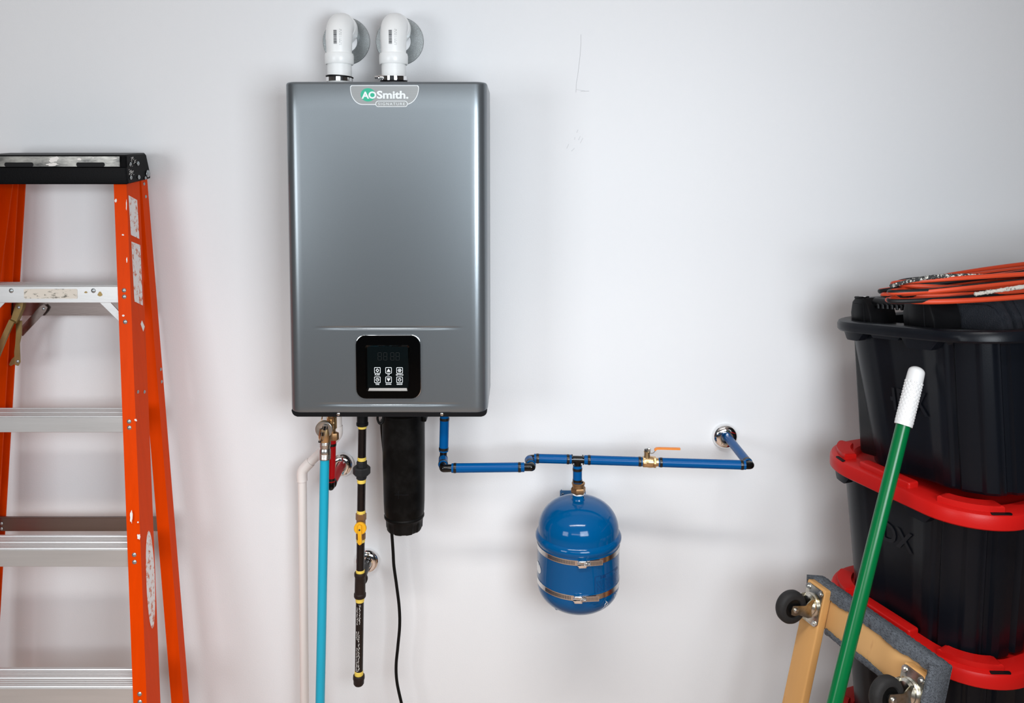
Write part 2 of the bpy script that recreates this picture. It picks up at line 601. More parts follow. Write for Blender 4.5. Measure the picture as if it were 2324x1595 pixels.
# control panel
g = G()
g.prism(rr_px(809, 759, 955, 904, 22), -0.002, 0.0016, m_chrome, FP, bev=0.001)
rim = g.obj('chrome_rim', heater)
g = G()
outer, mid = rr_px(810.5, 760, 954, 902.5, 21), rr_px(811, 760.5, 953.5, 902, 20.7)
inn, inb = rr_px(831, 781.5, 930.5, 885, 6), rr_px(835, 785.5, 926.5, 879.5, 4)
n = len(outer)
g.loft([[(x, y, 0.0) for x, y in outer], [(x, y, 0.0070) for x, y in outer], [(x, y, 0.0078) for x, y in mid],
        [(x, y, 0.0078) for x, y in inn], [(x, y, 0.0041) for x, y in inb]], m_gloss, FP, cap0=True, cap1=False)
panel = g.obj('control_panel', heater, sharp=20)
g = G()
g.raw([(x, y, 0.0041) for x, y in inb], [tuple(range(n))], m_glass, FP)
g.obj('display_glass', panel)
g = G()


def seg_digit(xa, ya, wd, ht):
    t = 1.1
    for (p, q, r_, s) in ((0, 0, wd, t), (0, ht / 2 - t / 2, wd, ht / 2 + t / 2), (0, ht - t, wd, ht)):
        c0, c1 = F(xa + p + 1.2, ya + s), F(xa + r_ - 1.2, ya + q)
        g.prism([c0, (c1[0], c0[1]), c1, (c0[0], c1[1])], 0.0046, 0.0049, m_ghost, FP)
    for px in (0, wd - t):
        for py in (1.2, ht / 2 + 0.8):
            c0, c1 = F(xa + px, ya + py + ht / 2 - 2), F(xa + px + t, ya + py)
            g.prism([c0, (c1[0], c0[1]), c1, (c0[0], c1[1])], 0.0046, 0.0049, m_ghost, FP)


for xd in (858, 870.5, 886.5, 898.5):
    seg_digit(xd, 798.5, 9, 18)
g.obj('unlit_digit', panel)
YB = YF - 0.0042
names = [['PUMP', 'UP', 'SETTING'], ['TIME', 'DOWN', 'ON/OFF']]
bx = [857.3, 882.6, 907.6]
by = [839.2, 860.4]


def cpx(x, y):
    return F(x, y)


def px_poly(pts, h0=0.0046, h1=0.0050):
    g.prism([F(x, y) for x, y in pts], h0, h1, m_white, FP)


def px_arc(cx, cy, r, t, a0, a1, n=14):
    o = [(cx + (r + t / 2) * math.cos(R(a0 + (a1 - a0) * k / n)), cy - (r + t / 2) * math.sin(R(a0 + (a1 - a0) * k / n))) for k in range(n + 1)]
    i = [(cx + (r - t / 2) * math.cos(R(a0 + (a1 - a0) * k / n)), cy - (r - t / 2) * math.sin(R(a0 + (a1 - a0) * k / n))) for k in range(n + 1)]
    px_poly(o + i[::-1])


for j in range(2):
    for i in range(3):
        g = G()
        cx, cy = bx[i], by[j]
        g.frame(rr_px(cx - 7, cy - 7, cx + 7, cy + 7, 1.8), rr_px(cx - 6, cy - 6, cx + 6, cy + 6, 1.2), 0.0046, 0.0050, m_white, FP)
        nm = names[j][i]
        if nm == 'UP':
            px_poly([(cx - 4.3, cy + 3.2), (cx + 4.3, cy + 3.2), (cx, cy - 4)])
        elif nm == 'DOWN':
            px_poly([(cx - 4.3, cy - 3.2), (cx, cy + 4), (cx + 4.3, cy - 3.2)])
        elif nm == 'PUMP':
            px_arc(cx, cy, 2.7, 1.3, 100, 230)
            px_arc(cx, cy, 2.7, 1.3, 280, 410)
            px_poly([(cx - 1.0, cy - 4.6), (cx - 1.0, cy - 1.0), (cx + 1.6, cy - 2.8)])
            px_poly([(cx + 1.0, cy + 4.6), (cx + 1.0, cy + 1.0), (cx - 1.6, cy + 2.8)])
        elif nm == 'SETTING':
            px_arc(cx, cy, 3.0, 1.0, 0, 360, 24)
            px_arc(cx, cy, 0.9, 0.9, 0, 360, 12)
            for k in range(6):
                a = R(60 * k)
                qx, qy = cx + 3.7 * math.cos(a), cy + 3.7 * math.sin(a)
                px_poly([(qx - .6, qy - .6), (qx + .6, qy - .6), (qx + .6, qy + .6), (qx - .6, qy + .6)])
        elif nm == 'TIME':
            px_arc(cx, cy, 3.3, 1.1, 0, 360, 24)
            px_poly([(cx - .5, cy - 2), (cx + .4, cy - 2), (cx + .4, cy + .6), (cx - .5, cy + .6)])
            px_poly([(cx - .5, cy - .2), (cx + 1.8, cy - .2), (cx + 1.8, cy + .6), (cx - .5, cy + .6)])
        else:
            px_arc(cx, cy, 3.1, 1.2, 120, 420, 20)
            px_poly([(cx - .6, cy - 4), (cx + .6, cy - 4), (cx + .6, cy - .4), (cx - .6, cy - .4)])
        wd = {'PUMP': 5.6, 'UP': 2.7, 'SETTING': 8.2, 'TIME': 4.4, 'DOWN': 6.0, 'ON/OFF': 6.6}[nm]
        c0, c1 = F(cx - wd, cy + 11.6), F(cx + wd, cy + 8.4)
        g.text(nm, m_white, (c0[0], c0[1], c1[0], c1[1]), FP, 0.0051, bold=0.02)
        g.obj('touch_button', panel)

# badge
ob = [(798, 193.5), (948, 193.5), (950.5, 196), (951, 200)]
for k in range(1, 13):
    t = k / 12
    ob.append((951 - 28 * (1 - math.cos(t * math.pi / 2)) - 2 * t, 200 + 38 * math.sin(t * math.pi / 2)))
ob.append((838, 238))
for k in range(0, 13):
    t = 1 - k / 12
    ob.append((795 + 28 * (1 - math.cos(t * math.pi / 2)), 200 + 38 * math.sin(t * math.pi / 2)))
ob += [(795.2, 196)]
ob[4 + 11 + 1:4 + 12 + 1] = [(900, 238)]
cxb, cyb = 873, 214


def shrink(p, q):
    return [(cxb + (x - cxb) * (1 - q / 78.0), cyb + (y - cyb) * (1 - q / 22.0)) for x, y in p]


g = G()
PO = [F(x, y) for x, y in ob][::-1]
PI = [F(x, y) for x, y in shrink(ob, 1.5)][::-1]
g.frame(PO, PI, 0, 0.0016, m_white, FP)
g.prism(PI, 0, 0.0011, m_badge, FP)
badge = g.obj('name_badge', heater)
g = G()
g.frame(rr_px(852.5, 229, 925.5, 243, 6.5), rr_px(853.8, 230.3, 924.2, 241.7, 5.5), 0, 0.0026, m_white, FP)
g.prism(rr_px(853.8, 230.3, 924.2, 241.7, 5.5), 0, 0.0022, m_badge, FP)
g.obj('badge_plaque', badge)
g = G()
c = F(835.5, 215.3)
kx = F(836, 215)[0] - F(835, 215)[0]
g.prism([(c[0] + 17.0 * kx * math.cos(R(a)), c[1] + 15 * kx * math.sin(R(a))) for a in range(0, 360, 10)], 0.001, 0.0014, m_green, FP)
g.obj('green_disc', badge)
g = G()


def tbox(s, xa, ya, xb, yb, h, bold, sp=1.0):
    a, b = F(xa, yb), F(xb, ya)
    g.text(s, m_white, (a[0], a[1], b[0], b[1]), FP, h, bold, sp)


tbox('A', 821, 208, 838, 224, 0.0019, 0.035)
tbox('O', 836.5, 207.5, 854.5, 224.3, 0.0020, 0.035)
tbox('Smith.', 855.5, 206, 927, 224.3, 0.0019, 0.032)
tbox('SIGNATURE', 859, 233, 919, 239, 0.0030, 0.0, 1.35)
g.obj('badge_lettering', badge)

# ------------------------------------------------------------------ vent pipes and wall plates
YV = -0.115


def plate(name, px, py, r, label, group, m, dome):
    p = at(px, py, 0)
    t = thing(name, label, 'wall plate', p, group=group)
    G_ = G()
    M = axis(p, (0, -1, 0))
    if dome:
        pr = [(r, 0.0005), (r, 0.002)] + [(r * (0.42 + 0.58 * math.cos(R(a))), 0.002 + 0.017 * math.sin(R(a))) for a in range(10, 91, 10)]
        pr += [(r * 0.37, 0.0185), (r * 0.35, 0.012)]
        G_.lathe(pr, m, 48, M)
    else:
        G_.lathe([(r, 0.0003), (r, 0.0012), (r - 0.0007, 0.0018), (r * .48, 0.0022), (r * .46, 0.001)], m, 64, M)
    G_.obj('flange', t)
    return t


plate('vent_wall_plate', 786.5, 94, 0.0615, 'round galvanised wall plate behind the white vent elbow without the clamp screw', None, m_zinc, False)
plate('vent_wall_plate', 907.5, 94, 0.0625, 'round speckled galvanised wall plate behind the white vent elbow with the clamp screw', None, m_zinc, False)


def vent(px_axis, wall_px, label):
    pv = at(px_axis, 160, YV)
    ztop = zt
    zv = at(px_axis, 183.5, YV).z
    pw = at(wall_px, 93, 0)
    r = 0.0298
    t = thing('vent_pipe', label, 'pipe', (pv.x, pv.y, ztop))
    zc = at(px_axis, 72, YV).z
    zh0, zh1 = at(px_axis, 147, YV).z, at(px_axis, 122, YV).z
    g = G()
    g.tube([(pv.x, YV, ztop + 0.001), (pv.x, YV, zh0 + 0.01)], r, m_pvc, 40)
    g.obj('stub_pipe', t)
    # elbow: a vertical leg with a collar, the bend, and a level leg with a collar at the wall
    rb = 0.040
    path = [Vector((pv.x, YV, zh1 - 0.004)), Vector((pv.x, YV, zc - rb * 0.6))]
    k2 = 0.35
    for k in range(0, 11):
        a = R(9 * k)
        path.append(Vector((pv.x + (pw.x - pv.x) * 0.25 * (1 - math.cos(a)), YV + rb * (1 - math.cos(a)), zc - rb * 0.45 + rb * 0.95 * math.sin(a))))
    path.append(Vector((pv.x + (pw.x - pv.x) * 0.5, -0.045, zc + rb * 0.5)))
    g = G()
    g.tube(path, [0.0305, 0.0318] + [0.0325] * 11 + [0.0325], m_pvc, 40)
    M = axis((pv.x, YV, zh0), (0, 0, 1))
    h = zh1 - zh0
    g.lathe([(r + 0.0005, 0.002), (0.0335, 0.0), (0.0352, 0.002), (0.0355, h * .8), (0.034, h), (0.0308, h + 0.001)], m_pvc, 40, M)
    d = Vector((pw.x, 0, pw.z)) - path[-2]
    M = axis(path[-1] - Vector((0, 0.03, 0)), (d.x * .2, 1, -0.05))
    g.lathe([(0.0322, 0.0), (0.0348, 0.002), (0.0358, 0.006), (0.0358, 0.030), (0.034, 0.032), (0.029, 0.032)], m_pvc, 40, M)
    el = g.obj('elbow', t, sharp=40)
    g = G()
    g.tube([path[-1] + Vector((0, -0.01, 0)), Vector((pw.x * .5 + path[-1].x * .5, -0.001, path[-1].z - 0.002))], r, m_pvc, 32)
    g.obj('wall_pipe', t)
    # printed bars and lettering on the elbow
    g = G()
    z0, z1 = at(px_axis, 104, YV).z, at(px_axis, 73, YV).z
    rr = 0.0327
    zz = z0
    rnd = random.Random(3)

    def on(ang, z):
        return Vector((pv.x + rr * math.sin(ang), YV - rr * math.cos(ang), z))
    while zz < z1:
        hh = rnd.choice((0.0006, 0.0010, 0.0016))
        p = [on(a, zz) for a in (-0.20, -0.1, 0.04)] + [on(a, zz + hh) for a in (0.04, -0.1, -0.20)]
        g.raw(p, [(0, 1, 4, 5), (1, 2, 3, 4)], m_ink)
        zz += hh + rnd.choice((0.0005, 0.0009))
    for kx_ in (0.24, 0.34):
        zz = z0 - 0.002
        while zz < z1 + 0.001:
            hh = rnd.choice((0.0008, 0.0014))
            p = [on(kx_, zz), on(kx_ + 0.05, zz), on(kx_ + 0.05, zz + hh), on(kx_, zz + hh)]
            g.raw(p, [(0, 1, 2, 3)], m_greyink)
            zz += hh + rnd.choice((0.0008, 0.002, 0.0035))
    g.obj('printed_barcode', el)
    return t, pv


tA, pA = vent(770.5, 786, 'white plastic vent elbow rising from the heater, with black gasket ring at its foot')
tB, pB = vent(893.5, 906, 'white plastic vent elbow rising from the heater, with a screw clamp at its foot')
zA = at(770, 184, YV).z
g = G()
zt2 = zA
M = axis((pA.x, YV, zt2 - 0.002), (0, 0, 1))
g.lathe([(0.030, 0.0), (0.0325, 0.0), (0.0325, 0.010), (0.0302, 0.012)], m_chrome, 40, M)
g.obj('metal_collar', tA)
g = G()
M = axis((pA.x, YV, zt2 + 0.008), (R(3), 0, 1))
g.lathe([(0.0305, 0.0), (0.0338, 0.0005), (0.0340, 0.0030), (0.0302, 0.0045)], m_rubber, 40, M)
g.obj('gasket', tA)
g = G()
M = axis((pB.x, YV, zt2 - 0.012), (0, 0, 1))
g.lathe([(0.030, 0.0), (0.0335, 0.0), (0.0335, 0.018), (0.0302, 0.020)], m_rubber, 40, M)
g.obj('gasket', tB)
g = G()
M = axis((pB.x, YV, zt2 + 0.0015), (0.0, -0.06, 1))
g.lathe([(0.0338, 0.0), (0.0352, 0.0), (0.0352, 0.010), (0.0338, 0.010), (0.0338, 0.0)], m_chrome, 48, M)
clamp = g.obj('hose_clamp', tB)
g = G()
pc = Vector((pB.x - 0.027, YV - 0.026, zt2 + 0.0065))
g.box((0, 0, 0), (0.014, 0.008, 0.010), m_chrome, 0.0015, M=Matrix.Translation(pc))
g.lathe([(0, -0.006), (0.004, -0.006), (0.004, 0.003), (0, 0.003)], m_chrome, 8, axis(pc + Vector((-0.009, 0, 0)), (1, 0, 0)))
g.obj('clamp_screw', clamp)

# ------------------------------------------------------------------ chrome escutcheons of the lower pipes
plate('pipe_escutcheon', 1645, 989, 0.0345, 'chrome wall flange where the blue pipe enters the wall', None, m_chrome, True)
plate('pipe_escutcheon', 776, 1053, 0.0335, 'chrome wall flange where the red pipe enters the wall', None, m_chrome, True)
plate('pipe_escutcheon', 834, 1271, 0.0345, 'chrome wall flange behind the black iron gas pipe', None, m_chrome, True)

# ------------------------------------------------------------------ pipes


def crimp(parent, p, d, r=0.0118, wd=0.0075, m=None):
    G_ = G()
    M = axis(Vector(p), d)
    G_.lathe([(r - .0012, -wd / 2), (r, -wd / 2 + .0006), (r + .0003, 0), (r, wd / 2 - .0006), (r - .0012, wd / 2)], m or m_copper, 24, M)
    return G_.obj('crimp_ring', parent)


def seg_pipe(parent, a, b, r, m, name='pipe_run'):
    G_ = G()
    G_.tube([a, b], r, m, 24)
    return G_.obj(name, parent)


def bend(parent, pts, r, m, name='elbow_fitting', nub=None):
    G_ = G()
    G_.tube(smooth_path(pts, 6), r, m, 18)
    if nub is not None:
        c, d = nub
        G_.lathe([(r * 1.05, -.001), (r * 1.28, 0), (r * 1.28, .0022), (r * 1.05, .003)], m, 20, axis(c, d))
    return G_.obj(name, parent)


# --- blue cold water run
PR = 0.0112
YBv, YBa, YBb, YBc = -0.195, -0.25, -0.195, -0.225
blue = thing('cold_water_pipe', 'blue plastic water pipe run with black elbows, crimp rings and a tee', 'pipe', at(1311, 1043, YBb))
v0, v1 = at(1009, 940, YBv), at(1007, 1024, YBv)
seg_pipe(blue, v0, v1, PR, m_blue)
crimp(blue, at(1009, 950.5, YBv), v1 - v0)
crimp(blue, at(1007, 1018, YBv), v1 - v0)
e0 = at(1006, 1039, YBv)
e1 = at(1005.5, 1062, YBa)
bend(blue, [v1 + Vector((0, 0, 0.002)), e0 + Vector((0, 0, 0.006)), e0 + Vector((0, -0.003, 0.001)), e0 + (e1 - e0) * 0.2], 0.0088, m_elbow, nub=(e0 + (e1 - e0) * 0.05, e1 - e0))
seg_pipe(blue, e0 + (e1 - e0) * 0.16, e0 + (e1 - e0) * 0.72, PR, m_blue)
crimp(blue, e0 + (e1 - e0) * 0.62, e1 - e0, wd=0.006)
h0, h1 = at(1025, 1062, YBa), at(1190, 1060, YBa)
bend(blue, [e0 + (e1 - e0) * 0.70, e1 + Vector((0, 0.006, 0.001)), e1 + Vector((0.001, -0.001, 0)), e1 + Vector((0.007, -0.002, 0)), h0 + Vector((0.004, 0, 0))], 0.0092, m_elbow)
seg_pipe(blue, h0, h1, PR, m_blue)
crimp(blue, at(1032.5, 1062, YBa), h1 - h0)
crimp(blue, at(1179, 1060.2, YBa), h1 - h0)
e2, e3 = at(1207, 1060, YBa), at(1200, 1041, YBb)
bend(blue, [h1 - Vector((0.004, 0, 0)), e2 - Vector((0.007, 0, 0)), e2 + Vector((0, 0.001, 0)), e2 + (e3 - e2) * 0.25], 0.0092, m_elbow, nub=(e2 + (e3 - e2) * .30, e3 - e2))
seg_pipe(blue, e2 + (e3 - e2) * 0.28, e2 + (e3 - e2) * 0.85, PR, m_blue)
crimp(blue, e2 + (e3 - e2) * 0.45, e3 - e2, wd=0.006)
k0, k1 = at(1212, 1040, YBb), at(1297, 1042, YBb)
bend(blue, [e2 + (e3 - e2) * 0.8, e3 + Vector((0.001, -0.002, 0)), e3 + Vector((0.006, 0.0015, 0)), k0 + Vector((0.004, 0, 0))], 0.0092, m_elbow)
seg_pipe(blue, k0, k1, PR, m_blue)
crimp(blue, at(1220, 1040.3, YBb), k1 - k0)
crimp(blue, at(1289, 1042, YBb), k1 - k0)
# tee
tc = at(1311.5, 1043, YBb)
l0, l1 = at(1326, 1043.2, YBb), at(1457.5, 1047.5, YBb - .010)
d0, d1 = at(1310.5, 1056, YBb), at(1310.5, 1095.5, YBb)
g = G()
g.tube([k1 - Vector((.006, 0, 0)), l0 + Vector((.006, 0, 0))], 0.0090, m_elbow, 20)
g.tube([tc, d0 - Vector((0, 0, .006))], 0.0090, m_elbow, 20)
for q, dd in ((k1 + Vector((.002, 0, 0)), (1, 0, 0)), (l0 - Vector((.003, 0, 0)), (1, 0, 0)), (d0 + Vector((0, 0, .003)), (0, 0, 1))):
    M = axis(q, dd)
    for k in range(4):
        a = R(45 + 90 * k)
        g.box((0.0105 * math.cos(a), 0.0105 * math.sin(a), 0), (0.004, 0.004, 0.003), m_elbow, 0.0006, M=M)
g.obj('tee_fitting', blue)
seg_pipe(blue, l0, l1, PR, m_blue)
crimp(blue, l0 + (l1 - l0) * .085, l1 - l0)
crimp(blue, l0 + (l1 - l0) * .958, l1 - l0)
seg_pipe(blue, d0, d1, PR, m_blue)
crimp(blue, at(1310.5, 1064.5, YBb), d1 - d0)
crimp(blue, at(1310.5, 1090, YBb), d1 - d0)
n0, n1 = at(1494.5, 1049, YBb - .012), at(1692, 1055, YBc)
seg_pipe(blue, n0, n1, PR, m_blue)
crimp(blue, n0 + (n1 - n0) * .028, n1 - n0)
crimp(blue, n0 + (n1 - n0) * .958, n1 - n0)
e4, e5 = at(1702, 1056, YBc), at(1648, 988, -0.002)
bend(blue, [n1 - Vector((0.004, 0, 0)), e4 - Vector((0.006, 0, 0)), e4 + Vector((0.002, 0.003, 0)), e4 + (e5 - e4) * 0.09], 0.0092, m_elbow, nub=(e4 + (e5 - e4) * .07, e5 - e4))
crimp(blue, e4 + (e5 - e4) * 0.10, e5 - e4, wd=0.007)
# the stub bends up a little before the wall
seg_pipe(blue, e4 + (e5 - e4) * 0.06, e5, PR, m_blue)
# faint print on the last level run
g = G()
rnd = random.Random(5)
dn = (n1 - n0)
for s0, s1 in ((0.17, 0.40), (0.50, 0.74)):
    s = s0
    while s < s1:
        q = n0 + dn * s
        for a in (-0.75, -0.62):
            p = q + Vector((0, -math.cos(a), math.sin(a))) * (PR + .0003)
            g.box(p, (0.0016 + .002 * rnd.random(), .0004, .0010), m_tankink)
        s += 0.016 + 0.01 * rnd.random()
g.obj('pipe_print', blue)

# --- ball valve
vp = at(1475, 1048, YBb - .011)
valve = thing('ball_valve', 'brass ball valve with orange lever on the blue pipe', 'valve', vp)
dx = (n0 - l1).normalized()
M = axis(vp, dx)
s = 1 / 940.0
g = G()
g.lathe([(0.008, -17 * s), (0.0110, -17 * s), (0.0110, -15 * s), (0.0128, -14 * s), (0.0128, -9 * s), (0.0134, -7 * s), (0.0142, 0), (0.0136, 7 * s), (0.0120, 9 * s), (0.0120, 13 * s), (0.0105, 14 * s), (0.0105, 18 * s), (0.0095, 18 * s), (0.0095, 21 * s)], m_brass, 24, M)
g.lathe([(0.0132, 8 * s), (0.0138, 8.5 * s), (0.0138, 13 * s), (0.0132, 13.5 * s)], m_brass, 6, M)
g.lathe([(0.0128, -16 * s), (0.0134, -15.5 * s), (0.0134, -9 * s), (0.0128, -8.5 * s)], m_brass, 6, M)
sp = at(1468.5, 1030, YBb - .011)
g.lathe([(0.0085, -0.012), (0.0075, -0.006), (0.0072, 0.005), (0.0082, 0.005), (0.0082, 0.0065), (0, 0.0065)], m_brass, 20, axis(sp, (0, 0, 1)))
g.obj('body', valve)
g = G()
g.lathe([(0.0045, 0.006), (0.0045, 0.0125), (0, 0.0125)], m_zinc, 4, axis(at(1466.5, 1030, YBb - .011), (0, 0, 1)))
g.lathe([(0.0048, 0.0075), (0.0048, 0.0135), (0.004, 0.0145), (0, 0.0145)], m_ply, 6, axis(at(1472.5, 1030, YBb - .011), (0, 0, 1)))
g.obj('stem_nut', valve)
g = G()


def ribbon(pts, wd, th, m, lead=0):
    """flat bar that runs through the points, wide along y"""
    G_ = g
    P = [Vector(p) for p in pts]
    lo = []
    for i, p in enumerate(P):
        t = (P[min(i + 1, len(P) - 1)] - P[max(i - 1, 0)]).normalized()
        nn = Vector((-t.z, 0, t.x))
        lo.append([p + nn * th / 2 + Vector((0, -wd / 2, 0)), p + nn * th / 2 + Vector((0, wd / 2, 0)), p - nn * th / 2 + Vector((0, wd / 2, 0)), p - nn * th / 2 + Vector((0, -wd / 2, 0))])
    G_.loft(lo, m)


YH = YBb - .011
ribbon(smooth_path([at(1465, 1026, YH), at(1474, 1027, YH), at(1480, 1027.5, YH), at(1485, 1024, YH), at(1488, 1019, YH)], 4), 0.0065, 0.002, m_ply)
lev = g.obj('lever_handle', valve)
g = G()
ribbon(smooth_path([at(1486, 1021.5, YH), at(1489, 1018.2, YH), at(1496, 1017.3, YH), at(1520, 1017.8, YH), at(1540, 1018.3, YH), at(1543.5, 1018.5, YH)], 4), 0.0075, 0.0042, m_orangeh)
o = g.obj('lever_grip', lev)
o['label'] = 'orange vinyl grip'

# --- expansion tank
YT = YBb
ax = at(1312.5, 1207, YT)
tank = thing('expansion_tank', 'small glossy blue expansion tank hung below the blue pipe', 'tank', (ax.x, YT, at(1312, 1385, YT).z))
zc_ = ax.z
sT = (YT - CAM.y) / FPX
RB = 0.0985
RB = 95.5 * sT
zr = zc_ - 0.004
zlow = at(1312.5, 1318, YT).z
prof = []
for k in range(0, 13):
    a = R(90 * k / 12)
    prof.append((RB * math.sin(a) ** 0.92 if k else 0, zlow - 0.064 * math.cos(a)))
prof += [(RB, zlow + 0.02), (RB, zr - 0.016), (RB + 0.0012, zr - 0.012), (RB + 0.0045, zr - 0.006), (RB + 0.0045, zr), (RB + 0.0012, zr + 0.006), (RB - 0.002, zr + 0.009)]
zd = zr + 0.016
for k in range(0, 15):
    a = R(90 * k / 14)
    prof.append(((RB - 0.0025) * math.cos(a) ** 0.80 if k < 14 else 0, zd + 0.072 * math.sin(a)))
g = G()
g.lathe(prof, m_tank, 72, Matrix.Translation((ax.x, YT, 0)))
# neck hex
ztop_t = zd + 0.072
g.lathe([(0.0150, -0.012), (0.0150, 0.0115), (0.0140, 0.013), (0.010, 0.013)], m_tank, 6, Matrix.Translation((ax.x - .0005, YT, ztop_t)), rot=R(20))
g.lathe([(0.018, -0.006), (0.0165, 0.002), (0.0145, 0.005)], m_tank, 24, Matrix.Translation((ax.x - .0005, YT, ztop_t)))
tb_ = g.obj('tank_body', tank, sharp=38)
# bushing between pipe and tank
zb0 = ztop_t + 0.013
bb = at(1310.5, 1105, YT)
g = G()
Mb = Matrix.Translation((ax.x - .0005, YT, 0))
zq1, zq0 = at(1310.5, 1095, YT).z, zb0 + 0.002
g.lathe([(0.0, zq0), (0.0170, zq0), (0.0182, zq0 + .002), (0.0182, zq0 + (zq1 - zq0) * .48), (0.017, zq0 + (zq1 - zq0) * .55)], m_bronze, 6, Mb, rot=R(10))
g.lathe([(0.0150, zq0 + (zq1 - zq0) * .5), (0.0150, zq1 - .004), (0.0162, zq1 - .003), (0.0162, zq1), (0.012, zq1 + .001)], m_bronze, 28, Mb)
o = g.obj('brass_bushing', tank)
g = G()
g.lathe([(0.0, zb0 - .001), (0.0152, zb0 - .001), (0.0158, zb0 + .001), (0.0150, zb0 + .0035), (0, zb0 + .0035)], m_teflon, 24, Mb)
g.obj('thread_tape', tank)
# wall bracket
g = G()
yb_ = -0.045
a, b = at(1271, 1113.5, yb_), at(1312, 1380, yb_)
c = at(1300, 1384, yb_)
g.box((a.x + 0.034, yb_ + 0.0015, (a.z + b.z) / 2), (0.068, 0.003, a.z - b.z), m_bracket, 0.0006)
g.box((a.x + 0.006, yb_ / 2, (a.z + b.z) / 2), (0.003, -yb_ - .0005, a.z - b.z - .03), m_bracket)
g.box((a.x + 0.062, yb_ / 2, (a.z + b.z) / 2), (0.003, -yb_ - .0005, a.z - b.z - .03), m_bracket)
g.box((ax.x, (yb_ + YT + RB) / 2 - .004, zr - 0.06), (0.05, abs(YT + RB - yb_) + .006, 0.09), m_bracket)
# sloping foot plate below the tank
q = [at(1238, 1358, -0.10), at(1262, 1384, -0.10), at(1298, 1386, -0.10), at(1300, 1360, -0.10)]
g.prism([(p.x, p.z) for p in q][::-1], 0, 0.003, m_bracket, face_plane(-0.097))
br = g.obj('wall_bracket', tank)
g = G()
g.lathe([(0, .002), (.003, .0015), (.004, 0)], m_stain, 12, axis(at(1277, 1122, yb_ - .0004), (0, -1, 0)))
g.obj('bracket_screw', br)


def band(zc2, hgt, a_house, name):
    G_ = G()
    r = RB + .0012
    G_.lathe([(RB - .0003, zc2 - hgt / 2), (r, zc2 - hgt / 2), (r, zc2 + hgt / 2), (RB - .0003, zc2 + hgt / 2)], m_stain, 96, Matrix.Translation((ax.x, YT, 0)))
    bo = G_.obj('hose_band', tank, sharp=60)
    G_ = G()
    rs = r + .0002
    for k in range(34):      # the worm slots
        a = R(a_house) - 0.22 - k * 0.021
        M = Matrix.Translation((ax.x, YT, zc2)) @ Matrix.Rotation(a, 4, 'Z')
        G_.box((rs, 0, 0), (.0006, .0010, hgt * .66), m_ink, M=M)
    G_.obj('worm_slot', bo, kind='stuff')
    # screw housing and the loose tail of the band
    M = Matrix.Translation((ax.x, YT, zc2)) @ Matrix.Rotation(R(a_house), 4, 'Z')
    G_ = G()
    G_.box((r + .004, -.004, 0), (.009, .020, hgt + .005), m_chrome, .0025, 3, M=M)
    G_.lathe([(0, -.004), (.0042, -.004), (.0046, .0), (.0046, .003), (.003, .003), (.003, .016), (0, .016)], m_chrome, 10, M @ axis((r + .0065, -.012, 0), (0, 1, 0)))
    for k in range(7):
        G_.lathe([(.0040, -.0006), (.0048, 0), (.0040, .0006)], m_chrome, 12, M @ axis((r + .0068, .001 + .0022 * k, 0), (0, 1, 0)))
    G_.obj('clamp_housing', bo)
    G_ = G()
    lo = []
    for k in range(9):
        t = k / 8
        a = t * 0.42
        rr = r + .0012 + .006 * t * t
        c_ = Vector((rr * math.cos(a), rr * math.sin(a), 0))
        nrm = Vector((math.cos(a), math.sin(a), 0)) * .0009
        lo.append([c_ + Vector((0, 0, -hgt / 2)), c_ + nrm + Vector((0, 0, -hgt / 2)), c_ + nrm + Vector((0, 0, hgt / 2)), c_ + Vector((0, 0, hgt / 2))])
    G_.loft(lo, m_stain, M)
    for k in range(14):
        a = 0.05 + k * .026
        t = a / .42
        rr = r + .0012 + .006 * t * t + .001
        G_.box((rr, 0, 0), (.0006, .0010, hgt * .66), m_ink, M=M @ Matrix.Rotation(a, 4, 'Z'))
    G_.obj('band_tail', bo)


band(at(1312, 1232, YT).z, 0.0125, -87, 'a')
band(at(1312, 1308, YT).z, 0.0125, -92, 'b')
# printed label, sticker and scratches on the tank
g = G()


def on_tank(ang, z, e=.0004):
    return Vector((ax.x + (RB + e) * math.sin(R(ang)), YT - (RB + e) * math.cos(R(ang)), z))


zl0, zl1 = at(1312, 1264, YT).z, at(1312, 1300, YT).z


def tq(a0, a1, f0, f1, m):
    za, zb2 = zl0 + (zl1 - zl0) * f0, zl0 + (zl1 - zl0) * f1
    nn = max(1, int((a1 - a0) / 6))
    for k in range(nn):
        b0, b1 = a0 + (a1 - a0) * k / nn, a0 + (a1 - a0) * (k + 1) / nn
        g.raw([on_tank(b0, za), on_tank(b1, za), on_tank(b1, zb2), on_tank(b0, zb2)], [(3, 2, 1, 0)], m)


rnd = random.Random(11)
tq(18, 18.7, 0, 1.0, m_tankink)
tq(18, 62, 0.0, 0.02, m_tankink)
for a in range(27, 37):
    if rnd.random() < .75:
        tq(a, a + .6, 0.04, 0.2, m_tankink)
for a in range(56, 66):
    if rnd.random() < .75:
        tq(a, a + .6, 0.04, 0.2, m_tankink)
for k in range(11):
    f = .28 + k * .065
    a = 20 + rnd.random() * 2
    while a < 60:
        d = 1.5 + 3 * rnd.random()
        tq(a, min(a + d, 62), f, f + .018, m_tankink)
        a += d + 1 + rnd.random()
g.obj('printed_label', tb_)
g = G()
zs = at(1312, 1277, YT).z
g.raw([on_tank(-70 + 2.2 * 5.0 * math.cos(R(a)) - 8, zs + .013 * math.sin(R(a)), .0006) for a in range(0, 360, 20)], [tuple(range(18))[::-1]], m_white)
o = g.obj('round_sticker', tb_)
g = G()
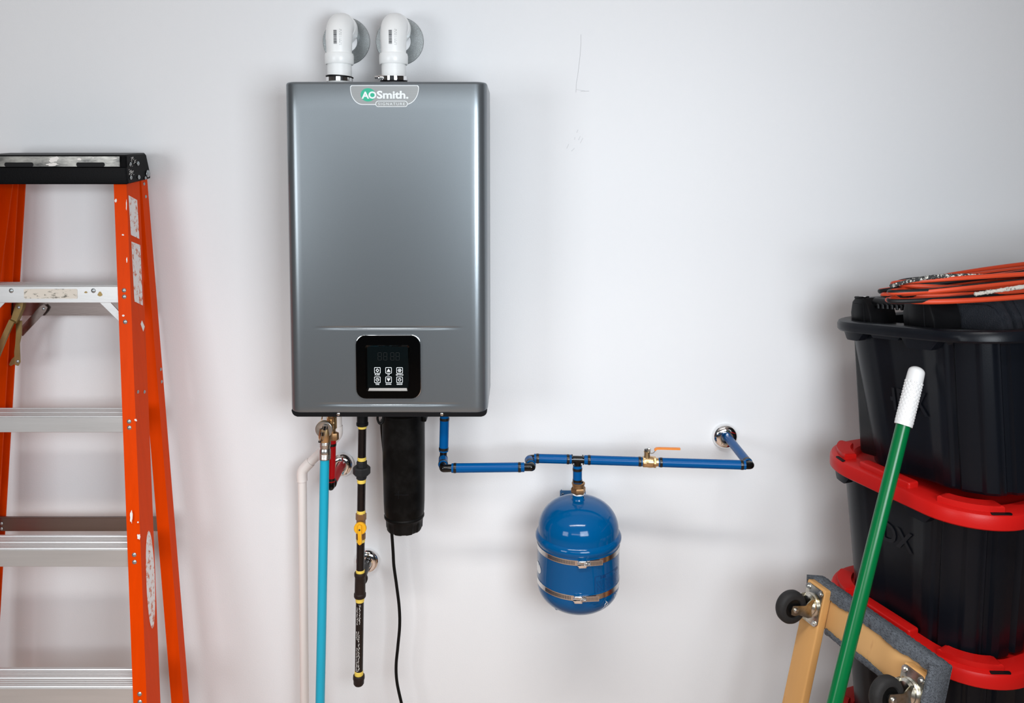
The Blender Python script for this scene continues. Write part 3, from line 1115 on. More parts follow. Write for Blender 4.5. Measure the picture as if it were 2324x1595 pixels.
for pts in ([(36, 0), (40, -.006), (42, -.012), (40, -.018)], [(38, -.004), (36, -.010), (37.5, -.016), (36, -.022), (33, -.026)], [(56, .002), (58, -.006)], [(61, .004), (62, -.006)], [(66, .004), (66.5, -.005)]):
    q = []
    for a, dz in pts:
        z = zlow - .006 + dz
        rr = RB * math.sqrt(max(.05, 1 - max(0, (zlow - z) / .064) ** 2)) + .0004
        q.append(Vector((ax.x + rr * math.sin(R(a)), YT - rr * math.cos(R(a)), z)))
    g = G()
    g.tube(q, .0006, m_paint, 5)
    g.obj('white_scratch', tb_)

# --- red hot water pipe
YR = -0.135
red = thing('hot_water_pipe', 'red plastic water pipe bending back into the wall beside the cyan hose', 'pipe', at(752, 1000, YR))
r0, r1 = at(753.5, 995, YR), at(751, 1092, YR)
seg_pipe(red, r0, r1, 0.0105, m_red)
crimp(red, at(753, 1008.5, YR), r1 - r0, .0112)
crimp(red, at(751, 1087, YR), r1 - r0, .0112)
e6, e7 = at(751, 1102, YR), at(778, 1050, -0.002)
bend(red, [r1 + Vector((0, 0, .003)), e6 + Vector((0, 0, .006)), e6 + Vector((0, -.001, -.002)), e6 + Vector((.0, .004, -.001)), e6 + (e7 - e6) * .14], 0.0094, m_elbow, nub=(e6 + (e7 - e6) * .08, e7 - e6))
seg_pipe(red, e6 + (e7 - e6) * .08, e7, 0.0105, m_red)
crimp(red, e6 + (e7 - e6) * .13, e7 - e6, .0112)

# --- brass drain valve and cyan hose
YD = -0.17
hv = at(737, 972, YD)
dv = thing('drain_valve', 'brass drain valve with round metal face above the cyan hose', 'valve', hv)
g = G()
k = (YD - CAM.y) / FPX
g.lathe([(0.0, .013), (19.5 * k, .013), (20 * k, .012), (20 * k, .006), (16 * k, .004), (13 * k, -.012), (0, -.012)], m_brass, 40, axis(hv + Vector((0, .004, 0)), (0, -1, 0)))
pz = at(738, 1001, YD)
g.lathe([(14 * k, 32 * k), (15.5 * k, 22 * k), (15.8 * k, 12 * k), (14.5 * k, 4 * k), (13.5 * k, 0), (0, 0)], m_brass, 32, axis(pz, (0, 0, 1)))
# branch to the heater connection behind, and the connection itself
pb = at(753, 968, YR)
g.tube([hv + Vector((0, .012, 0)), pb], 10.5 * k, m_brass, 20)
za, zb_ = at(753, 940, YR).z, at(753, 996, YR).z
g.lathe([(0, zb_), (11 * k, zb_), (11 * k, zb_ + .016), (9 * k, zb_ + .018), (9 * k, zb_ + .026), (12 * k, zb_ + .028), (12 * k, za - .008), (10 * k, za - .006), (10 * k, za + .004)], m_brass, 24, Matrix.Translation((pb.x, YR, 0)))
pn = at(757.5, 990, YR - .016)
g.lathe([(0, -.010), (9.5 * k, -.010), (10 * k, -.008), (10 * k, .006), (9 * k, .008), (0, .008)], m_bronze, 6, axis(pn + Vector((0.001, .004, .000)), (0, 0, 1)), rot=R(15))
vb = g.obj('body', dv)
g = G()
g.lathe([(0, .0141), (4 * k, .0141), (5 * k, .0145), (18.5 * k, .0145), (19.5 * k, .0138), (19.5 * k, .0128)], m_ply, 40, axis(hv + Vector((0, .004, 0)), (0, -1, 0)))
o = g.obj('face_disc', dv)
g = G()
M = axis(at(737.5, 970, YD - .011), (0, -1, 0))
g.lathe([(0, .006), (.0055, .006), (.0068, .002), (.0068, -.001)], m_rubber, 8, M)
g.obj('stem', dv)
g = G()
ya = YD - .018
for off in (-3.6, 3.6):
    g.tube(smooth_path([at(738 + off * .9, 966, ya), at(733.5 + off, 985, ya - .001), at(729 + off, 1002, ya - .0015)], 4), .0009, m_chrome, 8)
g.tube([at(733.5, 966, ya), at(743, 966, ya)], .0009, m_chrome, 8)
for (qx, qy, hh) in ((731, 985, 9), (726, 1002, 5)):
    p = at(qx, qy, ya)
    g.box(p, (.0068, .003, hh * k), m_elbow, .0006, M=None)
g.obj('wire_bail', dv)
# wire (bright brass lanyard) around the connection
g = G()
pts = [at(730, 952, YD), at(733, 943, YD + .02), at(745, 938, YD + .03), at(756, 946, YD + .02), at(757.5, 960, YD + .01), at(755, 970, YD + .012)]
g.tube(smooth_path(pts, 6), .0016, m_brass, 8)
g.obj('brass_loop', dv)

hose = thing('drain_hose', 'cyan hose hanging down from the brass drain valve', 'hose', at(736, 1040, YD))
g = G()
pc = at(737, 1041, YD)
zt_ = at(738, 998, YD).z - pc.z
pr = [(10.45 * k, zt_), (13.20 * k, zt_)]
for q in range(4):
    pr += [(13.42 * k, zt_ - .002 - q * .0026), (12.87 * k, zt_ - .0033 - q * .0026)]
pr += [(13.20 * k, zt_ - .014), (11.88 * k, zt_ - .019), (11.88 * k, zt_ - .021), (13.20 * k, zt_ - .024)]
for q in range(5):
    pr += [(13.64 * k, .015 - q * .003), (13.20 * k, .0135 - q * .003)]
pr += [(13.42 * k, 0), (11.00 * k, -.001)]
g.lathe(pr, m_ply, 32, axis(pc, at(738, 998, YD) - pc))
g.obj('metal_coupling', hose)
g = G()
g.tube(smooth_path([at(737, 1036, YD), at(735, 1150, YD - .002), at(732.5, 1280, YD - .006), at(730, 1420, YD - .011), at(726.5, 1595, YD - .016), at(725.5, 1660, YD - .018), at(726, 1690, YD - .03), at(730, 1720, YD - .08), (at(728, 1595, YD).x, YD - .25, 0.012), (at(728, 1595, YD).x + .1, YD - .5, 0.012)], 10), 0.0115, m_cyan, 24)
g.obj('tubing', hose)

# --- ivory condensate pipe by the wall
YP = -0.075
cond = thing('condensate_drain_pipe', 'thin ivory plastic drain pipe running down the wall beside the cyan hose', 'pipe', (at(688, 1595, YP).x, YP, 0))
k2 = (YP - CAM.y) / FPX
c0, c1, c2, c3 = at(691, 1700, YP), at(686, 1074, YP), at(757, 997, YP), at(767, 984, YP)
c0 = Vector((at(690, 1595, YP).x, YP, 0.001))
seg_pipe(cond, c0, at(686, 1090, YP), 10.2 * k2, m_pvc2)
bend(cond, [at(686, 1091, YP), at(685.5, 1078, YP), at(687.5, 1067, YP), at(697, 1056, YP), at(705, 1048, YP)], 12.2 * k2, m_pvc2, 'elbow')
seg_pipe(cond, at(700, 1053, YP), c2, 10.2 * k2, m_pvc2)
bend(cond, [at(751, 1003, YP), at(762, 992, YP), at(767, 982, YP), at(767, 966, YP)], 11 * k2, m_pvc2, 'elbow')
seg_pipe(cond, at(767, 972, YP), at(767, 936, YP), 9 * k2, m_pvc2)

# ------------------------------------------------------------------ gas pipe
YG = -0.125
gas = thing('gas_pipe', 'black iron gas pipe with yellow tape joints and a capped lower end', 'pipe', at(818, 1300, YG))
kg = (YG - CAM.y) / FPX


def gx(y):
    return 822.5 + (y - 945) * (814.3 - 822.5) / (1545 - 945)


def gp(y):
    return at(gx(y), y, YG)


GD = (gp(945) - gp(1545)).normalized()


def turned(name, parts, y, m, seg=28, rot=0.0):
    """lathe about the pipe axis; parts are (pixel radius, pixel row)"""
    G_ = G()
    o = gp(y)
    L_ = [(r * kg, (gp(py) - o).dot(GD)) for r, py in parts]
    G_.lathe(L_, m, seg, axis(o, GD), rot)
    return G_


turned('', [(8, 966), (12.8, 965.5), (13.8, 964), (13.8, 959), (12.6, 957.5), (12.6, 938), (5, 937)], 960, m_rubber).obj('threaded_collar', gas)
for a, b in ((960, 1048), (1086, 1168), (1214, 1305), (1345, 1532)):
    turned('', [(0, b), (9.4, b), (9.4, a), (0, a)], a, m_iron).obj('iron_pipe', gas)
for a, b in ((966.5, 972), (1036.5, 1045), (1087, 1095.5), (1157, 1165.5), (1221, 1229.5), (1292, 1304), (1354, 1365), (1521, 1534)):
    turned('', [(9.2, b), (10.0, b - .8), (10.3, (a + b) / 2), (10.0, a + .8), (9.2, a)], a, m_tape).obj('sealing_tape', gas)
G_ = turned('', [(8, 1086.5), (11.5, 1086), (12.2, 1084), (12.2, 1077), (11, 1076)], 1080, m_grey, 8, R(22))
o_ = G_
o2 = gp(1066)
G_.lathe([(10, (gp(1076.5) - o2).dot(GD)), (18.5 * kg, (gp(1076) - o2).dot(GD)), (20 * kg, (gp(1073.5) - o2).dot(GD)), (20 * kg, (gp(1061) - o2).dot(GD)), (18.5 * kg, (gp(1058.5) - o2).dot(GD)), (11 * kg, (gp(1058) - o2).dot(GD))][1:], m_grey, 8, axis(o2, GD), R(10))
G_.lathe([(12.3 * kg, (gp(1060) - o2).dot(GD)), (12.3 * kg, (gp(1047) - o2).dot(GD)), (11.5 * kg, (gp(1045.5) - o2).dot(GD)), (8 * kg, (gp(1045) - o2).dot(GD))], m_grey, 8, axis(o2, GD), R(22))
G_.obj('pipe_union', gas, sharp=25)
# tee with its branch to the wall
G_ = turned('', [(9, 1355), (13, 1354.5), (14, 1352.5), (14, 1346.5), (12.5, 1344.5), (12.2, 1309), (13.0, 1307.5), (13.8, 1305.5), (13.8, 1299.5), (12.8, 1298), (9, 1298)], 1325, m_malle)
tcn = gp(1326)
pw = at(836.5, 1268, -0.002)
dv_ = (pw - tcn)
G_.lathe([(11 * kg, 0.0), (11.5 * kg, .020), (13.5 * kg, .022), (13.5 * kg, .030), (9 * kg, .031)], m_malle, 24, axis(tcn, dv_))
G_.obj('tee_fitting', gas)
G_ = G()
G_.tube([tcn + dv_ * .2, tcn + dv_ * .68], 9 * kg, m_iron, 24)
G_.tube([tcn + dv_ * .66, pw], 6.5 * kg, m_iron, 20)
G_.obj('branch_pipe', gas)
G_ = turned('', [(0, 1553.5), (10, 1553.2), (12.2, 1550), (12.6, 1541), (13.6, 1539.5), (13.8, 1537), (13.4, 1532), (12, 1530.5), (9, 1530.5)], 1545, m_malle)
G_.obj('end_cap', gas)
# worn stencil on the lowest length
g = G()
rnd = random.Random(21)
for col, (ya0, ya1), am in ((-0.45, (1374, 1412), 1.0), (0.18, (1368, 1410), 1.3), (-0.50, (1428, 1448), 1), (0.02, (1428, 1452), 1.2), (0.05, (1455, 1517), 1.2), (-0.42, (1465, 1520), 1.0)):
    y = ya0
    while y < ya1:
        for _ in range(2):
            a = col + rnd.uniform(-.13, .13)
            yy = y + rnd.uniform(-.5, .5)
            c_ = gp(yy)
            p0 = c_ + Vector((math.sin(a), -math.cos(a), 0)) * 9.6 * kg
            a2 = a + rnd.uniform(-.16, .16)
            c_ = gp(yy + rnd.uniform(.8, 2.6))
            p1 = c_ + Vector((math.sin(a2), -math.cos(a2), 0)) * 9.6 * kg
            g.tube([p0, p1], .00035 * am, m_paint, 4)
        y += rnd.choice((1.6, 2.2, 3.0))
g.obj('worn_stencil', gas)
# gas cock
gc = thing('gas_shutoff_valve', 'brass gas shutoff valve with yellow lever on the black iron pipe', 'valve', gp(1195))
G_ = turned('', [(9.6, 1222), (11.2, 1221.5), (11.2, 1211), (10.4, 1210), (10.0, 1200), (10.8, 1190), (10.5, 1180), (11, 1179)], 1195, m_bronze)
oo = gp(1172)
G_.lathe([(10.8 * kg, (gp(1179.5) - oo).dot(GD)), (12.3 * kg, (gp(1178.5) - oo).dot(GD)), (12.3 * kg, (gp(1164.5) - oo).dot(GD)), (11 * kg, (gp(1163.5) - oo).dot(GD)), (9.6 * kg, (gp(1163.5) - oo).dot(GD))], m_bronze, 6, axis(oo, GD), R(38))
G_.lathe([(9 * kg, 0), (9 * kg, .016)], m_bronze, 20, axis(gp(1197), (0, -1, 0)))
G_.obj('body', gc)
g = G()
M = axis(at(818, 1197.5, YG - .016), (0, -1, 0), up=(0, 0, 1))
g.lathe([(0, .0065), (13.2 * kg, .0065), (14.4 * kg, .005), (14.4 * kg, .0), (0, 0)], m_lever, 36, M)
kk = kg
g.prism(rrect(-4 * kk, -36 * kk, 4 * kk, 11 * kk, 3.6 * kk, 5), .0055, .0125, m_lever, M, bev=.0012)
g.prism(rrect(-4.6 * kk, -40 * kk + 4 * kk, 4.6 * kk, -22 * kk, 3.6 * kk, 5), .004, .0115, m_lever, M, bev=.0012)
lv = g.obj('lever', gc)
g = G()
g.lathe([(0, .0142), (.0022, .0142), (.0028, .012)], m_ink, 6, M)
g.obj('lever_screw', lv)

# ------------------------------------------------------------------ black canister and cord
YK = -0.15
kk = (YK - CAM.y) / FPX
cz = thing('filter_canister', 'black cylindrical canister hanging below the heater', 'canister', at(917, 1203, YK))


def kx(y):
    return 917.5


c_top, c_bot = at(917.5, 938, YK), at(917.5, 1160, YK)
g = G()
o = c_bot
L_ = lambda y: (at(917.5, y, YK) - o).z
g.lathe([(0, L_(1166)), (44 * kk, L_(1166)), (46.3 * kk, L_(1158)), (47.2 * kk, L_(1135)), (48.4 * kk, L_(1050)), (49 * kk, L_(936)), (0, L_(936))], m_can, 56, Matrix.Translation(o))
g.box((o.x + 50 * kk, YK, L_(945) + o.z), (10 * kk, .04, .016), m_can, .003)
g.box((o.x - 6 * kk, YK - 48 * kk, L_(1104) + o.z), (.0014, .0008, .020), m_rubber, .0003)
g.box((o.x + 1 * kk, YK - 48 * kk, L_(1104) + o.z), (.034, .0008, .0014), m_rubber, .0003)
g.obj('housing', cz)
g = G()
NS = 96
loops = []
for r_, y in ((42, 1160), (43.8, 1164), (46.4, 1166.5), (46.4, 1170), (43.6, 1174), (42.6, 1182), (42, 1194), (39, 1199), (30, 1201)):
    lp = []
    for i in range(NS):
        a = 2 * math.pi * i / NS
        q = r_
        if 1180 < y < 1200:
            q = r_ - 2.0 * (1 if math.cos(9 * a + .8) > .35 else 0)
        lp.append((o.x + q * kk * math.cos(a), YK + q * kk * math.sin(a), at(917.5, y, YK).z))
    loops.append(lp[::-1])
g.loft(loops, m_can)
g.obj('screw_cap', cz)

cable = thing('power_cord', 'black power cord hanging from behind the black canister', 'cord', at(900, 1300, -0.07))
g = G()
YW = -0.075
pts = [(872, 950, -.12), (866, 960, -.10), (870, 1010, -.075), (880, 1100, YW), (886, 1170, YW), (888.5, 1200, YW), (892, 1250, YW), (894, 1284, YW), (900, 1328, YW), (906, 1378, YW), (907, 1420, YW), (903, 1466, YW), (899, 1510, YW), (901, 1548, YW), (911, 1595, YW), (922, 1640, YW), (926, 1690, YW)]
P = [at(x, y, Y) for x, y, Y in pts]
P.append(Vector((P[-1].x + .01, YW, .006)))
P.append(Vector((P[-1].x + .12, YW - .06, .005)))
g.tube(smooth_path(P, 8), 3.7 * (YW - CAM.y) / FPX, m_cord, 12)
g.obj('cable', cable)
g = G()
g.tube(smooth_path([at(858, 940, -.20), at(857, 951, -.20), at(862, 961, -.20), at(869, 957, -.20), at(871, 941, -.20)], 6), .0030, m_cord, 10)
tag(g.obj('looped_cable', loc=at(864, 950, -.2)), 'short black cable loop under the heater beside the canister', 'cable')

# ------------------------------------------------------------------ stepladder
A = at(287, 418, -0.145)
B = at(333, 1595, -0.32)
tt = (A.z - 0.0) / (A.z - B.z)
A0 = A + (B - A) * ((A.z - (A.z + .03)) / (A.z - B.z))       # just inside the cap
B0 = A + (B - A) * tt                                        # on the floor
xc = at(117, 660, -0.175).x
lad = thing('stepladder', 'orange fiberglass stepladder with black top cap folded against the wall', 'ladder', (xc, -.2, 0))


def fr(z):
    return A + (B - A) * ((A.z - z) / (A.z - B.z))


RA, RBt = at(321, 418, -0.062), at(416, 1595, -0.120)


def rr_(z):
    return RA + (RBt - RA) * ((RA.z - z) / (RA.z - RBt.z))


def channel(top, bot, depth, fl, th, mirror):
    """C channel with an outer web and two flanges that point inward (-x for the right rail)"""
    def sec(p):
        X, Y = p.x, p.y
        q = [(0, 0), (0, depth), (-fl, depth), (-fl, depth - th), (-th, depth - th), (-th, th), (-fl, th), (-fl, 0)]
        out = []
        for a, b in q:
            x = X + a
            if mirror:
                x = 2 * xc - x
            out.append((x, Y + b, p.z))
        return out[::-1] if mirror else out
    G_ = G()
    n_ = 6
    G_.loft([sec(bot + (top - bot) * i / n_) for i in range(n_ + 1)], m_rail)
    return G_


FL, TH, DP = 0.0315, 0.004, 0.068
railR = channel(A0, B0, DP, FL, TH, False).obj('front_rail', lad, sharp=20)
channel(A0, B0, DP, FL, TH, True).obj('front_rail', lad, sharp=20)
R0 = rr_(A.z + .02)
R1 = rr_(0.0)
channel(R0, R1, .034, .031, .004, False).obj('rear_rail', lad, sharp=20)
channel(R0, R1, .034, .031, .004, True).obj('rear_rail', lad, sharp=20)

# rivet: one mesh, copied
g = G()
kr = 2.05 / FPX
g.lathe([(0, .0028), (.0026, .0024), (.0048, .0012), (.0056, 0)], m_rivet, 14)
rv0 = g.obj('rivet', lad, local=True)
rv_used = [False]


def rivet(p, d, sc=1.0):
    if rv_used[0]:
        o_ = rv0.copy()
        COL.objects.link(o_)
    else:
        o_ = rv0
        rv_used[0] = True
    M_ = axis(Vector(p) - lad.location, d)
    o_.location = M_.to_translation()
    o_.rotation_euler = M_.to_euler()
    o_.scale = (sc, sc, sc)
    o_.parent = lad
    return o_


# steps: ribbed tread with a front face
step_rows = [(650, 687), (947.5, 981), (1248, 1286), (1562, 1603)]
for i, (ya, yb2) in enumerate(step_rows):
    # depth of the front rail at this row
    z = at(285, ya, -.17).z
    for _ in range(4):
        Yf = fr(z).y + TH + .0005
        z = at(285, ya, Yf).z
    zb2 = at(285, yb2, Yf).z
    xr = fr(z).x - TH - .013
    xl = 2 * xc - xr
    D = 0.080 if i else 0.072
    prof = [(0, z - .001), (.001, z)]
    nr = 9
    for k in range(nr):
        y0_ = .004 + (D - .008) * k / nr
        st = (D - .008) / nr
        big = k in (0, 4, 8)
        hgt = .0012 if not big else .0022
        prof += [(y0_, z), (y0_ + st * .15, z + hgt), (y0_ + st * .6, z + hgt), (y0_ + st * .75, z)]
    prof += [(D, z), (D, zb2 + .012), (D - .003, zb2 + .012), (D - .003, z - .003), (.003, z - .003), (.003, zb2 + .002), (.012, zb2 + .002), (.012, zb2), (0.001, zb2), (0, zb2 + .001)]
    g = G()
    lo = [[(x, Yf + a, b) for a, b in prof] for x in (xl, xr)]
    g.loft(lo, m_alu)
    so = g.obj('step', lad, sharp=15)
    # rivets on both flanges
    for (qa) in ((.22, .62) if i else (.22, .60)):
        zz = z + (zb2 - z) * qa
        p = fr(zz)
        rivet((p.x - .016, p.y - .0002, zz), (0, -1, 0))
        rivet((2 * xc - p.x + .016, p.y - .0002, zz), (0, -1, 0))
    if i == 0:
        yS = Yf
        for px in (25.5, 212):
            rivet(at(px, 659.5, Yf), (0, -1, 0), 1.05)
        g = G()
        M = face_plane(Yf - .0002)
        a, b = PX(Yf)(55, 677.5), PX(Yf)(175.5, 655.5)
        g.prism(rrect(a[0], a[1], b[0], b[1], .003), 0, .0004, m_sticker2, M)
        o_ = g.obj('worn_sticker', so)
        for (cx_, cy_, rx, ry) in ((227, 667, 5, 5.5), (195, 663, 3.5, 2.2)):
            g = G()
            g.prism([(PX(Yf)(cx_ + rx * math.cos(R(a)) * (1 + .3 * math.sin(3 * R(a))), cy_ + ry * math.sin(R(a)))) for a in range(0, 360, 30)][::-1], 0, .0003, m_gold, M)
            g.obj('dried_drip', so)
        # step braces
        for sgn in (1, -1):
            G_ = G()
            yq = Yf + .006
            q = [at(226, 684, yq), at(250, 684, yq), at(272, 707, yq), at(272, 729, yq)]
            pp = [(p.x if sgn > 0 else 2 * xc - p.x, p.z) for p in q]
            if sgn > 0:
                pp = pp[::-1]
            G_.prism(pp, 0, .003, m_alu, face_plane(yq))
            G_.obj('step_brace', lad)
        rivet(at(284, 730.5, fr(at(284, 730, -.17).z).y - .0002), (0, -1, 0))
        rivet((2 * xc - at(284, 730.5, -.17).x, fr(at(284, 730, -.17).z).y - .0002, at(284, 730.5, -.17).z), (0, -1, 0))

# rear braces between the rear rails
for (ya, yb2) in ((683, 716), (1172, 1205), (1650, 1683)):
    yq = rr_(at(200, ya, -.07).z).y + .0075
    z, zb2 = at(200, ya, yq).z, at(200, yb2, yq).z
    xr = rr_(z).x - .005
    xl = 2 * xc - xr
    g = G()
    pr = [(0, zb2), (0, z - .004), (-.003, z - .002), (-.003, z), (.003, z), (.003, zb2)]
    g.loft([[(x, yq + a, b) for a, b in pr] for x in (xl, xr)], m_brace)
    g.obj('rear_brace', lad, sharp=15)
    if ya == 1172:
        rivet(at(3, 1188, yq - .0006), (0, -1, 0), .8)
        rivet(at(3, 1200, yq - .0006), (0, -1, 0), .8)
# diagonal rear brace and folded spreader
yq = -0.072


def bar(name, pts_px, Y, wpx, th, m, parent=lad):
    """flat bar through photo points on the plane y = Y, wide in that plane"""
    P = [at(x, y, Y) for x, y in pts_px]
    kpx = (Y - CAM.y) / FPX
    lo = []
    for i, p in enumerate(P):
        t = (P[min(i + 1, len(P) - 1)] - P[max(i - 1, 0)]).normalized()
        nn = Vector((-t.z, 0, t.x)) * (wpx[i] if isinstance(wpx, (list, tuple)) else wpx) * kpx / 2
        lo.append([p - nn, p + nn, p + nn + Vector((0, th, 0)), p - nn + Vector((0, th, 0))])
    G_ = G()
    G_.loft(lo, m)
    return G_.obj(name, parent, sharp=20)


bar('rear_brace_diagonal', [(104, 694), (97, 701), (45, 757)], -.078, [10, 17, 17], .003, m_brace)
rivet(at(98.5, 700.5, -.0785), (0, -1, 0), .7)
sp1 = bar('spreader_bar', [(47, 678), (42, 697), (29, 732)], -.125, [15, 17, 13], .014, m_gold)
bar('spreader_bar', [(26, 728), (12, 758), (-14, 822)], -.132, [12, 12, 12], .006, m_gold)
bar('spreader_bar', [(42, 728), (42, 757), (39, 780), (38, 800), (39, 822), (37, 829)], -.112, [13, 12, 9, 12, 12, 8], .004, m_gold)
bar('spreader_bracket', [(36, 814), (30, 820), (22, 829)], -.104, [12, 12, 5], .004, m_gold)
rivet(at(42.5, 697.5, -.1255), (0, -1, 0), .75)
rivet(at(40, 820, -.1125), (0, -1, 0), .75)

# top cap
Yc0, Yc1 = -0.160, -0.022
capL = lambda p: 2 * xc - p
pfr = at(291, 418, Yc0)
ztp, zbt = at(290, 351, Yc0).z, pfr.z
zmid = at(290, 379, Yc0).z
xr = pfr.x
zbk_t, zbk_b = at(333, 347, Yc1).z, at(345, 405, Yc1).z
xbk = at(344, 405, Yc1).x
xbt = at(332, 347, Yc1).x
# side profile (y, z): lower band proud at the front, tray face set back, sloped back
xtop = at(283, 352, Yc0).x
prof = [(Yc0, zbt), (Yc0 - .001, zbt + .004), (Yc0, zmid - .002), (Yc0 + .003, zmid), (Yc0 + .007, ztp - .003), (Yc0 + .011, ztp), (Yc1 - .018, zbk_t), (Yc1 - .012, zbk_t - .004), (Yc1, zbk_b + .010), (Yc1 - .003, zbk_b), (Yc1 - .03, zbk_b - .003)]


def capx(y, z, side):
    t = (z - zbt) / (ztp - zbt)
    x = xr - .006 * t
    x += (xbk - xr) * (y - Yc0) / (Yc1 - Yc0)
    return x if side > 0 else 2 * xc - x


g = G()
lo = []
for (side, ins) in ((-1, 0.0), (-1, .005), (1, .005), (1, 0.0)):
    lo.append([(capx(y, z, side) + (0 if ins else -side * .0) - side * (0 if ins else 0) + (-side * .004 if ins else 0), y, z) for y, z in prof])
cy_, czm = (Yc0 + Yc1) / 2, (zbt + ztp) / 2
lo[0] = [(x, cy_ + (y - cy_) * .955, czm + (z - czm) * .93) for x, y, z in lo[0]]
lo[3] = [(x, cy_ + (y - cy_) * .955, czm + (z - czm) * .93) for x, y, z in lo[3]]
g.loft(lo, m_cap)
cap = g.obj('top_cap', lad, sharp=28)
# worn tray face with two slots
Yt = Yc0 + .003
g = G()
FT = PX(Yt - .0006)
M = face_plane(Yt - .0006)
xa_, xb_ = 2 * xc - FT(272, 365)[0], FT(272, 365)[0]
tz0, tz1 = FT(200, 378)[1], FT(200, 355)[1]
Mt = M @ Matrix.Rotation(-math.atan2(.004, ztp - .003 - zmid), 4, 'X')
g.prism([(xa_, tz0), (xb_, tz0), (xb_, tz1), (xa_, tz1)], 0, .0010, m_capworn, M)
g.obj('metal_tray', cap)
for (sa, sb) in ((11, 76), (174, 238)):
    G_ = G()
    a, b = FT(sa, 378), FT(sb, 368.5)
    G_.prism(rrect(a[0], a[1] - .0005, b[0], b[1], .0045), .0008, .0016, m_rubber, M)
    G_.obj('tray_slot', cap)
    g = G_
# paint smears on the tray and cap end
g = G()
rnd = random.Random(4)
for (cx_, cy2, rx, ry) in ((123, 362, 11, 7), (119, 373, 14, 3.5), (180, 361, 5, 3), (212, 358, 1, 2.5), (262, 359, 6, 1)):
    pts = []
    for a in range(0, 360, 20):
        q = 1 + rnd.uniform(-.35, .25)
        pts.append(FT(cx_ + rx * q * math.cos(R(a)), cy2 + ry * q * math.sin(R(a))))
    g.prism(pts[::-1], .0009, .0013, m_paint, M)
g.obj('paint_smear', cap)


def on_side(xfun, px, py, lo_, hi_):
    """point of a side plane x = xfun(y, z) that shows at the photo pixel"""
    a, b = lo_, hi_
    for _ in range(40):
        mY = (a + b) / 2
        p = at(px, py, mY)
        if p.x > xfun(mY, p.z):
            a = mY          # farther back moves the point outward, to smaller x
        else:
            b = mY
    return at(px, py, (a + b) / 2)


cside = lambda y, z: capx(y, z, 1) + .0012
for (px, py, sc) in ((313, 371, 1.0), (315, 402, 1.0), (297, 403, .9), (296, 372, .8), (335.5, 394, 1.7), (330, 404, .8)):
    rivet(on_side(cside, px, py, Yc0, Yc1 + .02) + Vector((.0006, 0, 0)), (1, 0, 0), sc)
g = G()
for k in range(40):
    py = 358 + 40 * rnd.random()
    px = 293 + 10 * rnd.random() + (4 if py < 375 else 0)
    p0 = on_side(cside, px, py, Yc0, Yc1)
    p1 = on_side(cside, px + rnd.uniform(-1, 3.0), py - rnd.uniform(1, 4), Yc0, Yc1)
    g.tube([p0, p1], .0004, m_paint, 4)
g.obj('paint_scratch', cap)

# stickers and splashes on the rail
wside = lambda y, z: fr(z).x + .0004


def web_poly(name, pts, m, th=.0004):
    P = [on_side(wside, x, y, -.30, -.02) for x, y in pts]
    G_ = G()
    n_ = len(P)
    vs = P + [p + Vector((th, 0, 0)) for p in P]
    G_.raw(vs, [tuple(range(n_, 2 * n_)), tuple(range(n_))[::-1]] + [(k, (k + 1) % n_, n_ + (k + 1) % n_, n_ + k) for k in range(n_)], m)
    return G_.obj(name, railR)


web_poly('worn_sticker', [(291.5, 443), (311, 454), (316, 542), (297, 533)], m_sticker)
web_poly('worn_sticker', [(298, 548), (318, 556), (324, 693), (305, 684)], m_sticker)
web_poly('small_label', [(319, 735), (322, 727), (328, 741), (325, 752)], m_paint)
web_poly('oval_sticker', [(341.5 + 9.6 * math.cos(R(a)) + 4 * math.sin(R(a)), 1315 + 111 * math.sin(R(a))) for a in range(0, 360, 15)], m_sticker)
for (px, py) in ((313, 889), (328, 889)):
    rivet(on_side(wside, px, py, -.3, -.02), (1, 0, 0), .8)
rside = lambda y, z: rr_(z).x + .0004
for (px, py) in ((327, 417), (331, 446), (365, 838), (367, 866)):
    rivet(on_side(rside, px, py, -.12, -.005), (1, 0, 0), .8)
g = G()
rnd = random.Random(9)
for (cx_, cy2, rx, ry) in ((298, 1172, 3.2, 15), (263, 455, 3, 4), (287, 465, 1.2, 12), (279, 533, 3, 2), (315, 1218, 4, 6), (288, 590, 1.5, 6), (313, 1185, 2, 2), (280, 716, 3, 2.4), (308, 953, 3, 3)):
    pts = []
    for a in range(0, 360, 24):
        q = 1 + rnd.uniform(-.3, .2)
        x, y = cx_ + rx * q * math.cos(R(a)), cy2 + ry * q * math.sin(R(a))
        pz_ = fr(at(x, y, -.18).z)
        p = at(x, y, pz_.y - .0004)
        pts.append(p)
    lo = [pts[::-1], [p + Vector((0, -.0003, 0)) for p in pts[::-1]]]
    g = G()
    g.loft(lo, m_paint)
    g.obj('paint_splash', railR)

# ------------------------------------------------------------------ storage totes
YTO = -0.27
TH_ = R(21.7)
TW, TL, RL, RBD = 0.465, 0.50, 0.130, 0.098


def bump_at(u, c, hw, dep):
    """smooth rib (dep > 0) or groove (dep < 0) of half width hw about c"""
    q = abs(u - c) / hw
    return 0.0 if q >= 1 else dep * (1.0 if q < .55 else (1 - q) / .45)


